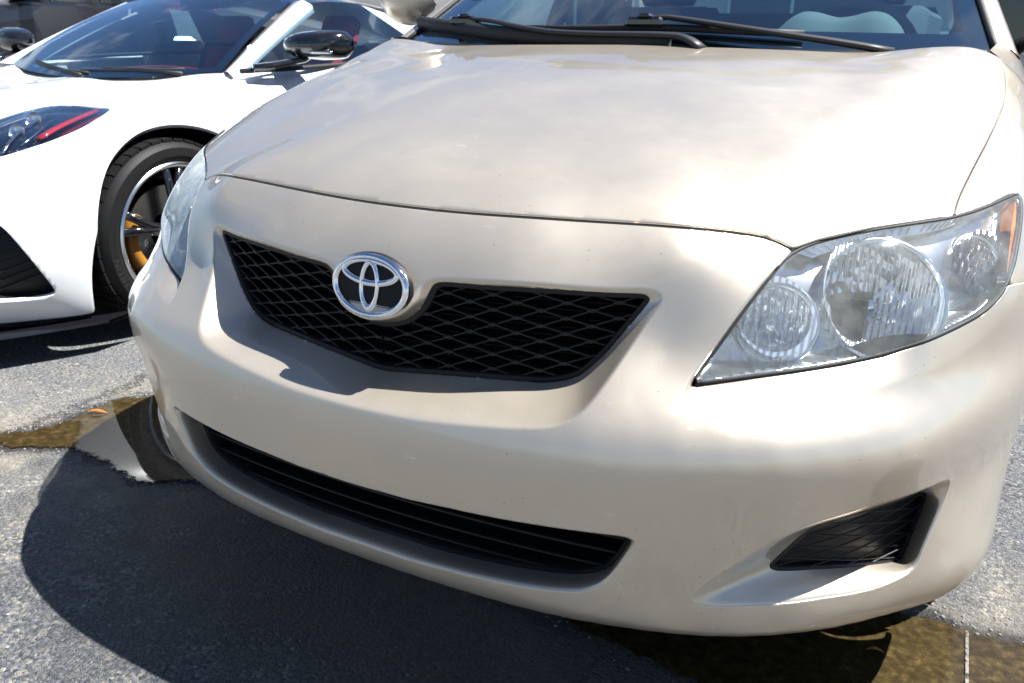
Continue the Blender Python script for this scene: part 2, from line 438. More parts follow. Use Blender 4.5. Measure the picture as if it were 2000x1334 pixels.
# ------------------------------------------------------------------ sedan: body surface control points (metres, car space, one half)
CP=[ # x>=0 half
(0.0, 0.012, 0.62),
(0.0, 0.04, 0.675),
(0.0, 0.068, 0.715),
(0.0, 0.114, 0.757),
(0.0, 0.22, 0.8082),
(0.0, 0.4, 0.8634),
(0.0, 0.62, 0.9147),
(0.0, 0.85, 0.9563),
(0.0, 1.02, 0.9839),
(0.2, 0.024, 0.62),
(0.2, 0.055, 0.68),
(0.2, 0.083, 0.718),
(0.2, 0.128, 0.759),
(0.2, 0.24, 0.8068),
(0.2, 0.42, 0.8623),
(0.2, 0.64, 0.9138),
(0.2, 0.87, 0.9558),
(0.2, 1.03, 0.982),
(0.4, 0.096, 0.62),
(0.4, 0.119, 0.68),
(0.4, 0.135, 0.72),
(0.4, 0.172, 0.758),
(0.4, 0.3, 0.8023),
(0.4, 0.48, 0.8592),
(0.4, 0.7, 0.9125),
(0.4, 0.93, 0.9564),
(0.4, 1.05, 0.9772),
(0.55, 0.143, 0.62),
(0.55, 0.187, 0.68),
(0.55, 0.24, 0.73),
(0.55, 0.34, 0.786),
(0.55, 0.52, 0.8485),
(0.55, 0.74, 0.9078),
(0.55, 0.95, 0.9531),
(0.55, 1.08, 0.9783),
(0.7, 0.257, 0.64),
(0.7, 0.319, 0.71),
(0.7, 0.42, 0.775),
(0.7, 0.55, 0.83),
(0.7, 0.75, 0.8964),
(0.7, 0.97, 0.9555),
(0.7, 1.1, 0.9865),
(0.79, 0.405, 0.66),
(0.79, 0.5, 0.755),
(0.79, 0.6, 0.808),
(0.79, 0.8, 0.865),
(0.79, 1.05, 0.925),
(0.852, 0.55, 0.62),
(0.854, 0.63, 0.71),
(0.845, 0.7, 0.765),
(0.845, 0.9, 0.82),
(0.84, 1.15, 0.87),
(0.884, 0.67, 0.54),
(0.884, 0.75, 0.64),
(0.876, 0.85, 0.715),
(0.875, 1.1, 0.76),
(0.889, 0.85, 0.3),
(0.889, 0.87, 0.5),
(0.875, 1.05, 0.62),
(0.88, 1.2, 0.45),
(0.88, 1.2, 0.65),
(0.86, 1.3, 0.83),
(0.8, 1.3, 0.93),
(0.0, 0.0336, 0.2),
(0.0475, 0.0356, 0.2),
(0.0947, 0.0382, 0.2),
(0.1414, 0.0417, 0.2),
(0.1873, 0.0462, 0.2),
(0.2323, 0.0506, 0.2),
(0.2763, 0.0566, 0.2),
(0.3191, 0.0647, 0.2),
(0.3605, 0.0754, 0.2),
(0.4023, 0.0839, 0.2),
(0.4444, 0.0935, 0.2),
(0.4861, 0.1068, 0.2),
(0.5269, 0.1242, 0.2),
(0.5658, 0.1462, 0.2),
(0.6035, 0.1714, 0.2),
(0.6397, 0.1991, 0.2),
(0.6729, 0.2294, 0.2),
(0.7062, 0.2638, 0.2),
(0.7394, 0.2989, 0.2),
(0.7696, 0.3329, 0.2),
(0.7937, 0.3702, 0.2),
(0.8128, 0.4103, 0.2),
(0.8255, 0.4543, 0.2),
(0.8344, 0.499, 0.2),
(0.8401, 0.5463, 0.2),
(0.8447, 0.5939, 0.2),
(0.8488, 0.6421, 0.2),
(0.0, 0.0036, 0.215),
(0.0479, 0.0044, 0.215),
(0.0956, 0.0058, 0.215),
(0.143, 0.0081, 0.215),
(0.1899, 0.0114, 0.215),
(0.2363, 0.0158, 0.215),
(0.2819, 0.022, 0.215),
(0.3266, 0.0306, 0.215),
(0.3703, 0.0418, 0.215),
(0.4138, 0.0532, 0.215),
(0.4568, 0.0668, 0.215),
(0.499, 0.0838, 0.215),
(0.5399, 0.1044, 0.215),
(0.5793, 0.1285, 0.215),
(0.6173, 0.1556, 0.215),
(0.6535, 0.1851, 0.215),
(0.687, 0.2173, 0.215),
(0.7199, 0.2525, 0.215),
(0.7527, 0.288, 0.215),
(0.7833, 0.3236, 0.215),
(0.8082, 0.3629, 0.215),
(0.8276, 0.4052, 0.215),
(0.8402, 0.4507, 0.215),
(0.8491, 0.497, 0.215),
(0.8546, 0.5447, 0.215),
(0.8591, 0.5927, 0.215),
(0.863, 0.641, 0.215),
(0.0, -0.0134, 0.235),
(0.0481, -0.0133, 0.235),
(0.0961, -0.0126, 0.235),
(0.1439, -0.0111, 0.235),
(0.1914, -0.0084, 0.235),
(0.2386, -0.0047, 0.235),
(0.2853, 0.001, 0.235),
(0.3314, 0.009, 0.235),
(0.3767, 0.0199, 0.235),
(0.4213, 0.033, 0.235),
(0.465, 0.0491, 0.235),
(0.5075, 0.0686, 0.235),
(0.5486, 0.0914, 0.235),
(0.588, 0.1172, 0.235),
(0.6258, 0.1458, 0.235),
(0.6618, 0.1768, 0.235),
(0.695, 0.2105, 0.235),
(0.7272, 0.2465, 0.235),
(0.7591, 0.2828, 0.235),
(0.7893, 0.3196, 0.235),
(0.8139, 0.3601, 0.235),
(0.8333, 0.4033, 0.235),
(0.8461, 0.4493, 0.235),
(0.855, 0.4962, 0.235),
(0.8606, 0.5441, 0.235),
(0.8651, 0.5922, 0.235),
(0.869, 0.6405, 0.235),
(0.0, -0.0214, 0.265),
(0.0482, -0.0218, 0.265),
(0.0963, -0.0216, 0.265),
(0.1443, -0.0205, 0.265),
(0.1921, -0.0183, 0.265),
(0.2397, -0.0148, 0.265),
(0.287, -0.0093, 0.265),
(0.3337, -0.0014, 0.265),
(0.3798, 0.0094, 0.265),
(0.425, 0.0233, 0.265),
(0.4691, 0.0405, 0.265),
(0.5118, 0.061, 0.265),
(0.5529, 0.0849, 0.265),
(0.5922, 0.1118, 0.265),
(0.6297, 0.1413, 0.265),
(0.6654, 0.1732, 0.265),
(0.6983, 0.2076, 0.265),
(0.73, 0.2441, 0.265),
(0.7616, 0.2808, 0.265),
(0.7915, 0.3181, 0.265),
(0.8158, 0.3591, 0.265),
(0.8352, 0.4026, 0.265),
(0.848, 0.4488, 0.265),
(0.857, 0.4959, 0.265),
(0.8626, 0.5439, 0.265),
(0.8671, 0.592, 0.265),
(0.871, 0.6403, 0.265),
(0.0, -0.0284, 0.3),
(0.1139, -0.0283, 0.3),
(0.2273, -0.0225, 0.3),
(0.3388, -0.0053, 0.3),
(0.4459, 0.0281, 0.3),
(0.5451, 0.0801, 0.3),
(0.6353, 0.1474, 0.3),
(0.7122, 0.2291, 0.3),
(0.7813, 0.3193, 0.3),
(0.8316, 0.4196, 0.3),
(0.8583, 0.5297, 0.3),
(0.873, 0.643, 0.3),
(0.0, -0.0364, 0.34),
(0.1141, -0.0352, 0.34),
(0.2278, -0.0285, 0.34),
(0.34, -0.0112, 0.34),
(0.4479, 0.0228, 0.34),
(0.5477, 0.0758, 0.34),
(0.6381, 0.144, 0.34),
(0.7133, 0.2276, 0.34),
(0.7761, 0.3225, 0.34),
(0.8263, 0.4244, 0.34),
(0.858, 0.5337, 0.34),
(0.8782, 0.6461, 0.34),
(0.0, -0.0444, 0.4),
(0.1145, -0.0426, 0.4),
(0.2288, -0.0353, 0.4),
(0.3418, -0.0173, 0.4),
(0.4508, 0.0171, 0.4),
(0.552, 0.0702, 0.4),
(0.6429, 0.1396, 0.4),
(0.7161, 0.2265, 0.4),
(0.7704, 0.3272, 0.4),
(0.8192, 0.4307, 0.4),
(0.8567, 0.5389, 0.4),
(0.884, 0.65, 0.4),
(0.0, -0.0454, 0.44),
(0.0573, -0.0452, 0.44),
(0.1146, -0.0442, 0.44),
(0.1718, -0.0417, 0.44),
(0.229, -0.0374, 0.44),
(0.2859, -0.0304, 0.44),
(0.3424, -0.0199, 0.44),
(0.3979, -0.0052, 0.44),
(0.4523, 0.0136, 0.44),
(0.5048, 0.0373, 0.44),
(0.555, 0.0656, 0.44),
(0.6021, 0.0988, 0.44),
(0.6466, 0.1355, 0.44),
(0.6877, 0.1761, 0.44),
(0.7208, 0.2236, 0.44),
(0.7485, 0.274, 0.44),
(0.7743, 0.3253, 0.44),
(0.7991, 0.3769, 0.44),
(0.8222, 0.4295, 0.44),
(0.8414, 0.4836, 0.44),
(0.8582, 0.5384, 0.44),
(0.8726, 0.5939, 0.44),
(0.884, 0.65, 0.44),
(0.0, -0.0454, 0.47),
(0.0573, -0.0454, 0.47),
(0.1146, -0.0444, 0.47),
(0.1718, -0.0422, 0.47),
(0.2291, -0.0381, 0.47),
(0.2861, -0.0315, 0.47),
(0.3427, -0.0214, 0.47),
(0.3985, -0.0071, 0.47),
(0.4534, 0.0108, 0.47),
(0.5067, 0.0337, 0.47),
(0.5577, 0.0614, 0.47),
(0.6051, 0.0949, 0.47),
(0.6497, 0.132, 0.47),
(0.6912, 0.1732, 0.47),
(0.7246, 0.2213, 0.47),
(0.752, 0.2722, 0.47),
(0.7773, 0.3238, 0.47),
(0.8016, 0.3757, 0.47),
(0.8243, 0.4287, 0.47),
(0.843, 0.483, 0.47),
(0.8591, 0.5381, 0.47),
(0.873, 0.5938, 0.47),
(0.884, 0.65, 0.47),
(0.0, -0.0404, 0.5),
(0.0572, -0.0402, 0.5),
(0.1144, -0.0392, 0.5),
(0.1715, -0.0368, 0.5),
(0.2286, -0.0332, 0.5),
(0.2855, -0.0276, 0.5),
(0.342, -0.0185, 0.5),
(0.3979, -0.0052, 0.5),
(0.4534, 0.0108, 0.5),
(0.5076, 0.0318, 0.5),
(0.5598, 0.0581, 0.5),
(0.6074, 0.092, 0.5),
(0.652, 0.1294, 0.5),
(0.6936, 0.1711, 0.5),
(0.7272, 0.2197, 0.5),
(0.7543, 0.271, 0.5),
(0.7791, 0.3228, 0.5),
(0.8031, 0.375, 0.5),
(0.8254, 0.4283, 0.5),
(0.8436, 0.4828, 0.5),
(0.8592, 0.5381, 0.5),
(0.8725, 0.5939, 0.5),
(0.883, 0.6502, 0.5),
(0.0, -0.0334, 0.52),
(0.0571, -0.0332, 0.52),
(0.1142, -0.0322, 0.52),
(0.1711, -0.0298, 0.52),
(0.2279, -0.0263, 0.52),
(0.2845, -0.0211, 0.52),
(0.3406, -0.0124, 0.52),
(0.3961, 0.0006, 0.52),
(0.4517, 0.0149, 0.52),
(0.5063, 0.0344, 0.52),
(0.559, 0.0593, 0.52),
(0.6065, 0.0931, 0.52),
(0.6512, 0.1303, 0.52),
(0.6928, 0.1718, 0.52),
(0.7263, 0.2202, 0.52),
(0.7532, 0.2716, 0.52),
(0.7778, 0.3235, 0.52),
(0.8016, 0.3757, 0.52),
(0.8237, 0.429, 0.52),
(0.8416, 0.4835, 0.52),
(0.8568, 0.5389, 0.52),
(0.8698, 0.5945, 0.52),
(0.8801, 0.6508, 0.52),
(0.0, -0.0244, 0.54),
(0.057, -0.0231, 0.54),
(0.1138, -0.0209, 0.54),
(0.1703, -0.0174, 0.54),
(0.2265, -0.0134, 0.54),
(0.2824, -0.0082, 0.54),
(0.3378, 0.0003, 0.54),
(0.3922, 0.013, 0.54),
(0.4469, 0.0266, 0.54),
(0.5006, 0.0453, 0.54),
(0.5526, 0.0694, 0.54),
(0.5996, 0.1021, 0.54),
(0.6439, 0.1385, 0.54),
(0.6849, 0.1786, 0.54),
(0.7178, 0.2255, 0.54),
(0.7453, 0.2757, 0.54),
(0.7709, 0.327, 0.54),
(0.7957, 0.3786, 0.54),
(0.8186, 0.431, 0.54),
(0.8373, 0.485, 0.54),
(0.8534, 0.5399, 0.54),
(0.8672, 0.5952, 0.54),
(0.8781, 0.6512, 0.54),
(0.0, -0.0114, 0.57),
(0.0567, -0.0081, 0.57),
(0.1132, -0.0039, 0.57),
(0.1691, 0.0016, 0.57),
(0.2244, 0.0079, 0.57),
(0.2787, 0.0157, 0.57),
(0.3317, 0.0267, 0.57),
(0.3832, 0.0415, 0.57),
(0.4347, 0.0559, 0.57),
(0.485, 0.0749, 0.57),
(0.5337, 0.0987, 0.57),
(0.5802, 0.1274, 0.57),
(0.6247, 0.1601, 0.57),
(0.6649, 0.1957, 0.57),
(0.6971, 0.2381, 0.57),
(0.7272, 0.2852, 0.57),
(0.7561, 0.3345, 0.57),
(0.784, 0.3843, 0.57),
(0.8097, 0.4345, 0.57),
(0.8304, 0.4875, 0.57),
(0.8476, 0.5416, 0.57),
(0.8624, 0.5963, 0.57),
(0.8742, 0.652, 0.57),
]
# outlines of panels and openings on the body (direction coordinates seen from inside the nose)
OUT={
 'grille_in':[(0.0104, -0.3775), (0.0355, -0.37), (0.0511, -0.3586), (0.0621, -0.3438), (0.0681, -0.3295), (0.0739, -0.3196), (0.0861, -0.3154), (0.1318, -0.3125), (0.1789, -0.3073), (0.2233, -0.3029), (0.2668, -0.2985), (0.3073, -0.2927), (0.3153, -0.293), (0.32, -0.2968), (0.3187, -0.3018), (0.3072, -0.3228), (0.2961, -0.3424), (0.2829, -0.3665), (0.2679, -0.3863), (0.258, -0.3985), (0.2468, -0.4063), (0.2299, -0.4132), (0.2123, -0.4178), (0.1882, -0.4201), (0.1661, -0.4222), (0.0763, -0.4322), (0.0269, -0.4389), (0.0074, -0.4414)],
 'grille_out':[(0.0094, -0.3698), (0.0284, -0.3652), (0.0453, -0.3568), (0.0541, -0.344), (0.0562, -0.3294), (0.0601, -0.3197), (0.0734, -0.3132), (0.1078, -0.308), (0.1679, -0.302), (0.2228, -0.2966), (0.2658, -0.2923), (0.3137, -0.2851), (0.3293, -0.2879), (0.3322, -0.2975), (0.3242, -0.3146), (0.3128, -0.3407), (0.3011, -0.3639), (0.2897, -0.3859), (0.2781, -0.4071), (0.2653, -0.4245), (0.2414, -0.4387), (0.1931, -0.4493), (0.114, -0.4618), (0.056, -0.4675)],
 'intake_in':[(0.0, -0.5749), (0.1738, -0.565), (0.3247, -0.5478), (0.3429, -0.5489), (0.349, -0.5588), (0.3397, -0.5829), (0.3323, -0.6036), (0.3247, -0.6157), (0.3145, -0.6245), (0.2938, -0.6361), (0.2544, -0.6468), (0.2039, -0.6551), (0.1506, -0.6608), (0.0943, -0.6652), (0.0546, -0.664), (0.0, -0.6652)],
 'intake_out':[(0.0103, -0.5666), (0.0472, -0.5657), (0.0828, -0.5647), (0.117, -0.561), (0.1809, -0.5561), (0.24, -0.5499), (0.2958, -0.5443), (0.3336, -0.5409), (0.3438, -0.5436), (0.346, -0.5515), (0.339, -0.5716), (0.332, -0.5908), (0.3229, -0.6097), (0.311, -0.6224), (0.2971, -0.6322), (0.2825, -0.6367), (0.2604, -0.6413), (0.2134, -0.6495), (0.1632, -0.6561), (0.1096, -0.6618), (0.0714, -0.6669), (-0.0096, -0.6703)],
 'fog_out':[(0.744, -0.46), (0.7262, -0.4606), (0.6901, -0.4629), (0.6106, -0.4724), (0.5735, -0.4857), (0.5472, -0.4948), (0.5226, -0.5059), (0.5041, -0.517), (0.4854, -0.5329), (0.4578, -0.5631), (0.4366, -0.5854), (0.423, -0.6046), (0.4202, -0.6178), (0.4324, -0.6255), (0.4724, -0.625), (0.5186, -0.6207), (0.558, -0.6177), (0.6223, -0.6127), (0.6849, -0.6086), (0.7224, -0.5957), (0.732, -0.5829), (0.7374, -0.5616), (0.7485, -0.5302), (0.7587, -0.4984), (0.756, -0.4696)],
 'fog_in':[(0.7528, -0.5007), (0.7614, -0.5102), (0.7597, -0.5263), (0.7531, -0.5508), (0.7438, -0.577), (0.7375, -0.5992), (0.7301, -0.6054), (0.695, -0.6058), (0.6372, -0.6001), (0.5887, -0.599), (0.5434, -0.5977), (0.5265, -0.5972), (0.5171, -0.5925), (0.5174, -0.5862), (0.5328, -0.5617), (0.5469, -0.5407), (0.5662, -0.5247), (0.6042, -0.515), (0.6524, -0.505), (0.7162, -0.5)],
 'headlamp':[(0.3787, -0.3765), (0.3859, -0.3614), (0.3981, -0.3393), (0.4188, -0.2965), (0.4417, -0.2552), (0.4577, -0.2296), (0.4708, -0.215), (0.5005, -0.1963), (0.5649, -0.1675), (0.6347, -0.1403), (0.6872, -0.1191), (0.7493, -0.0854), (0.8113, -0.0438), (0.8261, -0.0386), (0.8258, -0.0573), (0.8126, -0.0949), (0.801, -0.1293), (0.7891, -0.1655), (0.7755, -0.1933), (0.7611, -0.2143), (0.7372, -0.2386), (0.6955, -0.2621), (0.6276, -0.2923), (0.5881, -0.3117), (0.5372, -0.3296), (0.4535, -0.3546), (0.4018, -0.371), (0.3839, -0.3765)],
 'seam':[(-0.0441, -0.2365), (0.0067, -0.2362), (0.06, -0.2352), (0.111, -0.2331), (0.1751, -0.2291), (0.2562, -0.2207), (0.3355, -0.2136), (0.3831, -0.2084), (0.4164, -0.2058), (0.4335, -0.2053), (0.4499, -0.2076), (0.4696, -0.214)],
 'hoodside':[(0.6893, -0.117), (0.6992, -0.0969), (0.7199, -0.0671), (0.7572, -0.0184), (0.8113, 0.0539), (0.8997, 0.165), (0.9972, 0.2916), (1.0821, 0.4422), (1.122, 0.5549), (1.1046, 0.6274)],
 'hoodrear':[(1.0571, 0.6257), (0.9443, 0.6256), (0.6775, 0.632), (0.3581, 0.6444), (0.0, 0.6511)],
 'bottom':[(0.0, -0.7083), (0.1773, -0.6989), (0.3552, -0.6809), (0.4965, -0.676), (0.6706, -0.6672), (0.8197, -0.6525), (0.9509, -0.6313), (1.0614, -0.6124), (1.1259, -0.6)],
 'bfseam':[(0.7826, -0.189), (0.8496, -0.1676), (0.923, -0.1545), (0.9731, -0.1477), (1.0261, -0.1458)],
 'door':[(1.1046, 0.6274), (1.2689, 0.6762), (1.4288, 0.703), (1.5596, 0.6204), (1.7616, 0.4288), (2.0229, 0.0942), (2.1927, -0.2216)],
 'lamp_out':[(0.4714, -0.2124), (0.441, -0.2474), (0.4132, -0.2959), (0.3859, -0.3484), (0.3642, -0.3874), (0.3548, -0.3992), (0.3595, -0.4035), (0.3736, -0.4018), (0.4037, -0.394), (0.4551, -0.381), (0.5389, -0.3599), (0.6094, -0.3374), (0.6935, -0.3063), (0.77, -0.2598), (0.8047, -0.2107), (0.8165, -0.1701), (0.8406, -0.0342), (0.6888, -0.1141)],
}

class Body:
    """smooth body skin: distance from an inner centre as a thin-plate spline over direction"""
    def __init__(s, CP, c0, tilt, lam=6e-4):
        s.c0 = np.array(c0, float); a = math.radians(tilt)
        s.d0 = np.array([0, -math.cos(a), math.sin(a)]); s.du = np.array([0, math.sin(a), math.cos(a)])
        P = np.array(CP, float); P = np.vstack([P, P[P[:, 0] > 1e-6] * [-1, 1, 1]])
        s.st, r = s.to_st(P); n = len(P)
        d2 = ((s.st[:, None] - s.st[None])**2).sum(2)
        K = s.k(d2) + lam*np.eye(n); Q = np.c_[np.ones(n), s.st]
        sol = np.linalg.solve(np.block([[K, Q], [Q.T, np.zeros((3, 3))]]), np.r_[r, 0, 0, 0])
        s.w = sol[:n]; s.a = sol[n:]
    @staticmethod
    def k(r2): return .5*r2*np.log(r2 + 1e-20)
    def to_st(s, P):
        d = np.asarray(P, float) - s.c0; r = np.linalg.norm(d, axis=1); d = d/r[:, None]
        k = 2/(1 + d @ s.d0)
        return np.stack([d[:, 0]*k, (d @ s.du)*k], 1), r
    def dirs(s, st):
        q = (st**2).sum(1)/4; w = (1-q)/(1+q); k = 2/(1+w)
        D = (st[:, 1]/k)[:, None]*s.du + w[:, None]*s.d0
        D[:, 0] += st[:, 0]/k
        return D
    def r(s, st):
        out = np.empty(len(st))
        for i in range(0, len(st), 8000):
            q = st[i:i+8000]
            d2 = ((q[:, None] - s.st[None])**2).sum(2)
            out[i:i+8000] = s.k(d2) @ s.w + s.a[0] + q @ s.a[1:]
        return out
    def P(s, st, r=None):
        return s.c0 + s.dirs(st)*(s.r(st) if r is None else r)[:, None]

def sdf(st, poly, band=None):
    """signed distance to a closed polygon, negative inside"""
    poly = np.asarray(poly, float)
    d = np.full(len(st), 1e9); ins = np.zeros(len(st), bool)
    lo = poly.min(0) - (band or 9); hi = poly.max(0) + (band or 9)
    idx = np.where(((st >= lo) & (st <= hi)).all(1))[0]
    q = st[idx]; dd = np.full(len(q), 1e9); ii = np.zeros(len(q), bool)
    for a, b in zip(poly, np.roll(poly, -1, 0)):
        e = b - a; L = e @ e
        if L < 1e-14: continue
        w = q - a
        t = np.clip((w @ e)/L, 0, 1)
        m = w - t[:, None]*e
        np.minimum(dd, (m*m).sum(1), out=dd)
        c = ((a[1] <= q[:, 1]) != (b[1] <= q[:, 1])) 
        with np.errstate(divide='ignore', invalid='ignore'):
            x = a[0] + (q[:, 1]-a[1])*e[0]/(e[1] if e[1] != 0 else 1e-12)
        ii ^= c & (q[:, 0] < x)
    dd = np.sqrt(dd); d[idx] = np.where(ii, -dd, dd)
    return d

def clip_grid(F, S, T):
    """marching: part of the grid where F<0. returns st vertices and faces"""
    n, m = F.shape
    F = np.where(np.abs(F) < 1e-7, 1e-7, F)
    ins = F < 0
    vid = -np.ones((n, m), int); k = int(ins.sum()); vid[ins] = np.arange(k)
    V = [np.stack([S[ins], T[ins]], 1)]
    extra = []; cache = {}
    def cross(i, j, i2, j2):
        key = (i, j, i2, j2) if (i, j) < (i2, j2) else (i2, j2, i, j)
        if key in cache: return cache[key]
        t = F[i, j]/(F[i, j] - F[i2, j2]); t = min(max(t, .04), .96)
        extra.append((S[i, j] + t*(S[i2, j2]-S[i, j]), T[i, j] + t*(T[i2, j2]-T[i, j])))
        cache[key] = k + len(extra) - 1
        return cache[key]
    c4 = ins[:-1, :-1].astype(int) + ins[1:, :-1] + ins[:-1, 1:] + ins[1:, 1:]
    fi, fj = np.where(c4 == 4)
    quads = np.stack([vid[fi, fj], vid[fi, fj+1], vid[fi+1, fj+1], vid[fi+1, fj]], 1)
    tris = []
    for i, j in zip(*np.where((c4 > 0) & (c4 < 4))):
        cs = [(i, j), (i, j+1), (i+1, j+1), (i+1, j)]
        poly = []
        for a in range(4):
            p, q = cs[a], cs[(a+1) % 4]
            if ins[p]: poly.append(vid[p])
            if ins[p] != ins[q]: poly.append(cross(*p, *q))
        for a in range(1, len(poly)-1): tris.append((poly[0], poly[a], poly[a+1]))
    if extra: V.append(np.array(extra))
    return np.vstack(V), quads, np.array(tris, int).reshape(-1, 3)

def panel(name, body, Ffun, box, h, rfun, mat, parent, mirror=True, hem=.0012, depth=.016, side=1):
    """cut a panel out of the body skin; half grid s>=0 mirrored across the car when mirror=True"""
    s = np.arange(box[0], box[1]+h, h); t = np.arange(box[2], box[3]+h, h)
    S, T = np.meshgrid(s, t)
    st = np.stack([S.ravel(), T.ravel()], 1)
    F = Ffun(st).reshape(S.shape)
    V, Q, Tr = clip_grid(F, S, T)
    P = body.P(V, rfun(V))
    if mirror:
        on = np.abs(V[:, 0]) < 1e-9
        mp = np.where(on, np.arange(len(P)), 0); k = (~on).sum(); mp[~on] = len(P) + np.arange(k)
        P = np.vstack([P, P[~on]*[-1, 1, 1]])
        Q = np.vstack([Q, mp[Q][:, ::-1]]); Tr = np.vstack([Tr, mp[Tr][:, ::-1]])
        D = body.dirs(V); D = np.vstack([D, D[~on]*[-1, 1, 1]])
    else:
        D = body.dirs(V)
        if side < 0:
            P = P*[-1, 1, 1]; D = D*[-1, 1, 1]; Q = Q[:, ::-1]; Tr = Tr[:, ::-1]
    # boundary edges -> hem
    E = np.vstack([Q[:, [0, 1]], Q[:, [1, 2]], Q[:, [2, 3]], Q[:, [3, 0]], Tr[:, [0, 1]], Tr[:, [1, 2]], Tr[:, [2, 0]]])
    key = np.sort(E, 1); key = key[:, 0].astype(np.int64)*10**7 + key[:, 1]
    u, inv, cnt = np.unique(key, return_inverse=True, return_counts=True)
    BE = E[cnt[inv] == 1]
    bv = np.unique(BE); loc = {v: i for i, v in enumerate(bv)}
    tan = np.zeros((len(bv), 3))
    a = np.array([loc[x] for x in BE[:, 0]]); b = np.array([loc[x] for x in BE[:, 1]])
    ed = P[BE[:, 1]] - P[BE[:, 0]]
    np.add.at(tan, a, ed); np.add.at(tan, b, ed)
    tan /= np.linalg.norm(tan, axis=1)[:, None] + 1e-12
    # surface normals at the boundary
    nf = np.zeros_like(P)
    for fc in (Q[:, :3], Tr):
        if len(fc):
            n_ = np.cross(P[fc[:, 1]]-P[fc[:, 0]], P[fc[:, 2]]-P[fc[:, 0]])
            for c in range(3): np.add.at(nf, fc[:, c], n_)
    nb = nf[bv]; nb /= np.linalg.norm(nb, axis=1)[:, None] + 1e-12
    sg = np.sign((nb*D[bv]).sum(1).mean()); 
    lat = np.cross(tan, nb)
    nout = nb*sg
    R1 = P[bv] + lat*hem - nout*hem*.8
    R2 = P[bv] + lat*hem*1.2 - nout*hem*3
    R3 = R2 - (nout*.6 + D[bv]*.4)*depth
    n0 = len(P); nb_ = len(bv)
    VV = np.vstack([P, R1, R2, R3])
    ring = []
    pa, pb = BE[:, 0], BE[:, 1]
    lv = [(pa, pb)] + [(n0+i*nb_+a, n0+i*nb_+b) for i in range(3)]
    for i in range(3):
        (x0, x1), (y0, y1) = lv[i], lv[i+1]
        ring.append(np.stack([x1, x0, y0, y1], 1))
    faces = np.vstack([Q] + ring)
    me_f = faces; 
    if sg < 0: me_f = me_f[:, ::-1]; Tr = Tr[:, ::-1]
    # build with quads + tris
    me = bpy.data.meshes.new(name)
    nq, nt = len(me_f), len(Tr)
    me.vertices.add(len(VV)); me.vertices.foreach_set("co", VV.ravel())
    li = np.r_[me_f.ravel(), Tr.ravel()].astype(np.int32)
    me.loops.add(len(li)); me.loops.foreach_set("vertex_index", li)
    me.polygons.add(nq+nt)
    me.polygons.foreach_set("loop_start", np.r_[np.arange(nq)*4, nq*4 + np.arange(nt)*3].astype(np.int32))
    me.update(calc_edges=True)
    me.polygons.foreach_set("use_smooth", np.ones(nq+nt, bool))
    me.materials.append(mat)
    me.update()
    o = bpy.data.objects.new(name, me); link(o)
    if parent is not None: o.parent = parent
    return o

# ------------------------------------------------------------------ sedan
BODY = Body(CP, (0, 1.25, .42), 30)
K = 1.25                                     # metres per unit of (s, t) near the nose
mir = lambda P: np.asarray(P)[::-1]*[-1, 1]
closed = lambda half: np.vstack([half, mir(half)])
def A(n): return np.array(OUT[n])
grille_in = chaikin(closed(A('grille_in')), 2, True)
grille_out = chaikin(closed(A('grille_out')), 2, True)
I0 = A('intake_in'); intake_in = chaikin(closed(I0), 2, True)
intake_out = chaikin(closed(A('intake_out')[A('intake_out')[:, 0] > .004]), 2, True)
fog_in = chaikin(A('fog_in'), 2, True)
fog_out = chaikin(A('fog_out'), 2, True)
lamp = chaikin(A('headlamp'), 1, True)
lamp_out = chaikin(A('lamp_out'), 1, True)
seam = A('seam')
_lo = seam[:, 0] < .36
_c = np.linalg.lstsq(np.stack([np.ones(_lo.sum()), seam[_lo, 0]**2, seam[_lo, 0]**4], 1), seam[_lo, 1], rcond=None)[0]
_ss = np.linspace(0, .30, 16)
seam = np.vstack([np.stack([_ss, _c[0] + _c[1]*_ss**2 + _c[2]*_ss**4], 1), seam[seam[:, 0] > .33]]); seam = chaikin(seam, 1)
hoodside = chaikin(A('hoodside'), 1); hoodrear = chaikin(A('hoodrear'), 1)
HL = A('headlamp')
i_top = 6; i_junc = 10; i_tip = 13; i_seam = 18     # corners along the lamp outline
hl_inner = HL[:i_top+1][::-1]                        # hood corner -> inner bottom
hl_bottom = HL[i_seam:][::-1]                        # inner bottom <- outer
hl_topedge = HL[i_top:i_junc+1]
hl_fender = HL[i_junc:i_seam+1]
bottom = A('bottom'); bfseam = A('bfseam')
arch_c, arch_r = (.89, .32), .352

bottom = bottom + np.array([0, -.06])
bumper_half = np.vstack([seam, hl_inner[1:], HL[i_seam:][::-1], bfseam, bottom[::-1]])
bumper_poly = np.vstack([bumper_half, mir(bumper_half[bumper_half[:, 0] > 1e-6])])
hood_half = np.vstack([seam, hl_topedge[1:], hoodside[1:], hoodrear[1:]])
hood_poly = np.vstack([hood_half, mir(hood_half[hood_half[:, 0] > 1e-6])])
fender_poly = np.vstack([hl_fender, bfseam[1:], BODY.to_st(np.array([(.86, .66, .30), (.87, .89, .25), (.87, 1.2, .22)]))[0], A('door')[::-1], hoodside[1:][::-1][1:], HL[i_junc:i_junc+1]])

def lamp_depth(st):
    ctr = np.array([HL[0], HL[i_top], HL[i_junc], HL[i_tip], HL[i_seam], HL[23], HL[3]])
    val = np.array([.017, .006, .001, .000, .004, .010, .014])
    w = 1/(((st[:, None]-ctr[None])**2).sum(2) + 1e-4)
    return (w*val).sum(1)/w.sum(1)

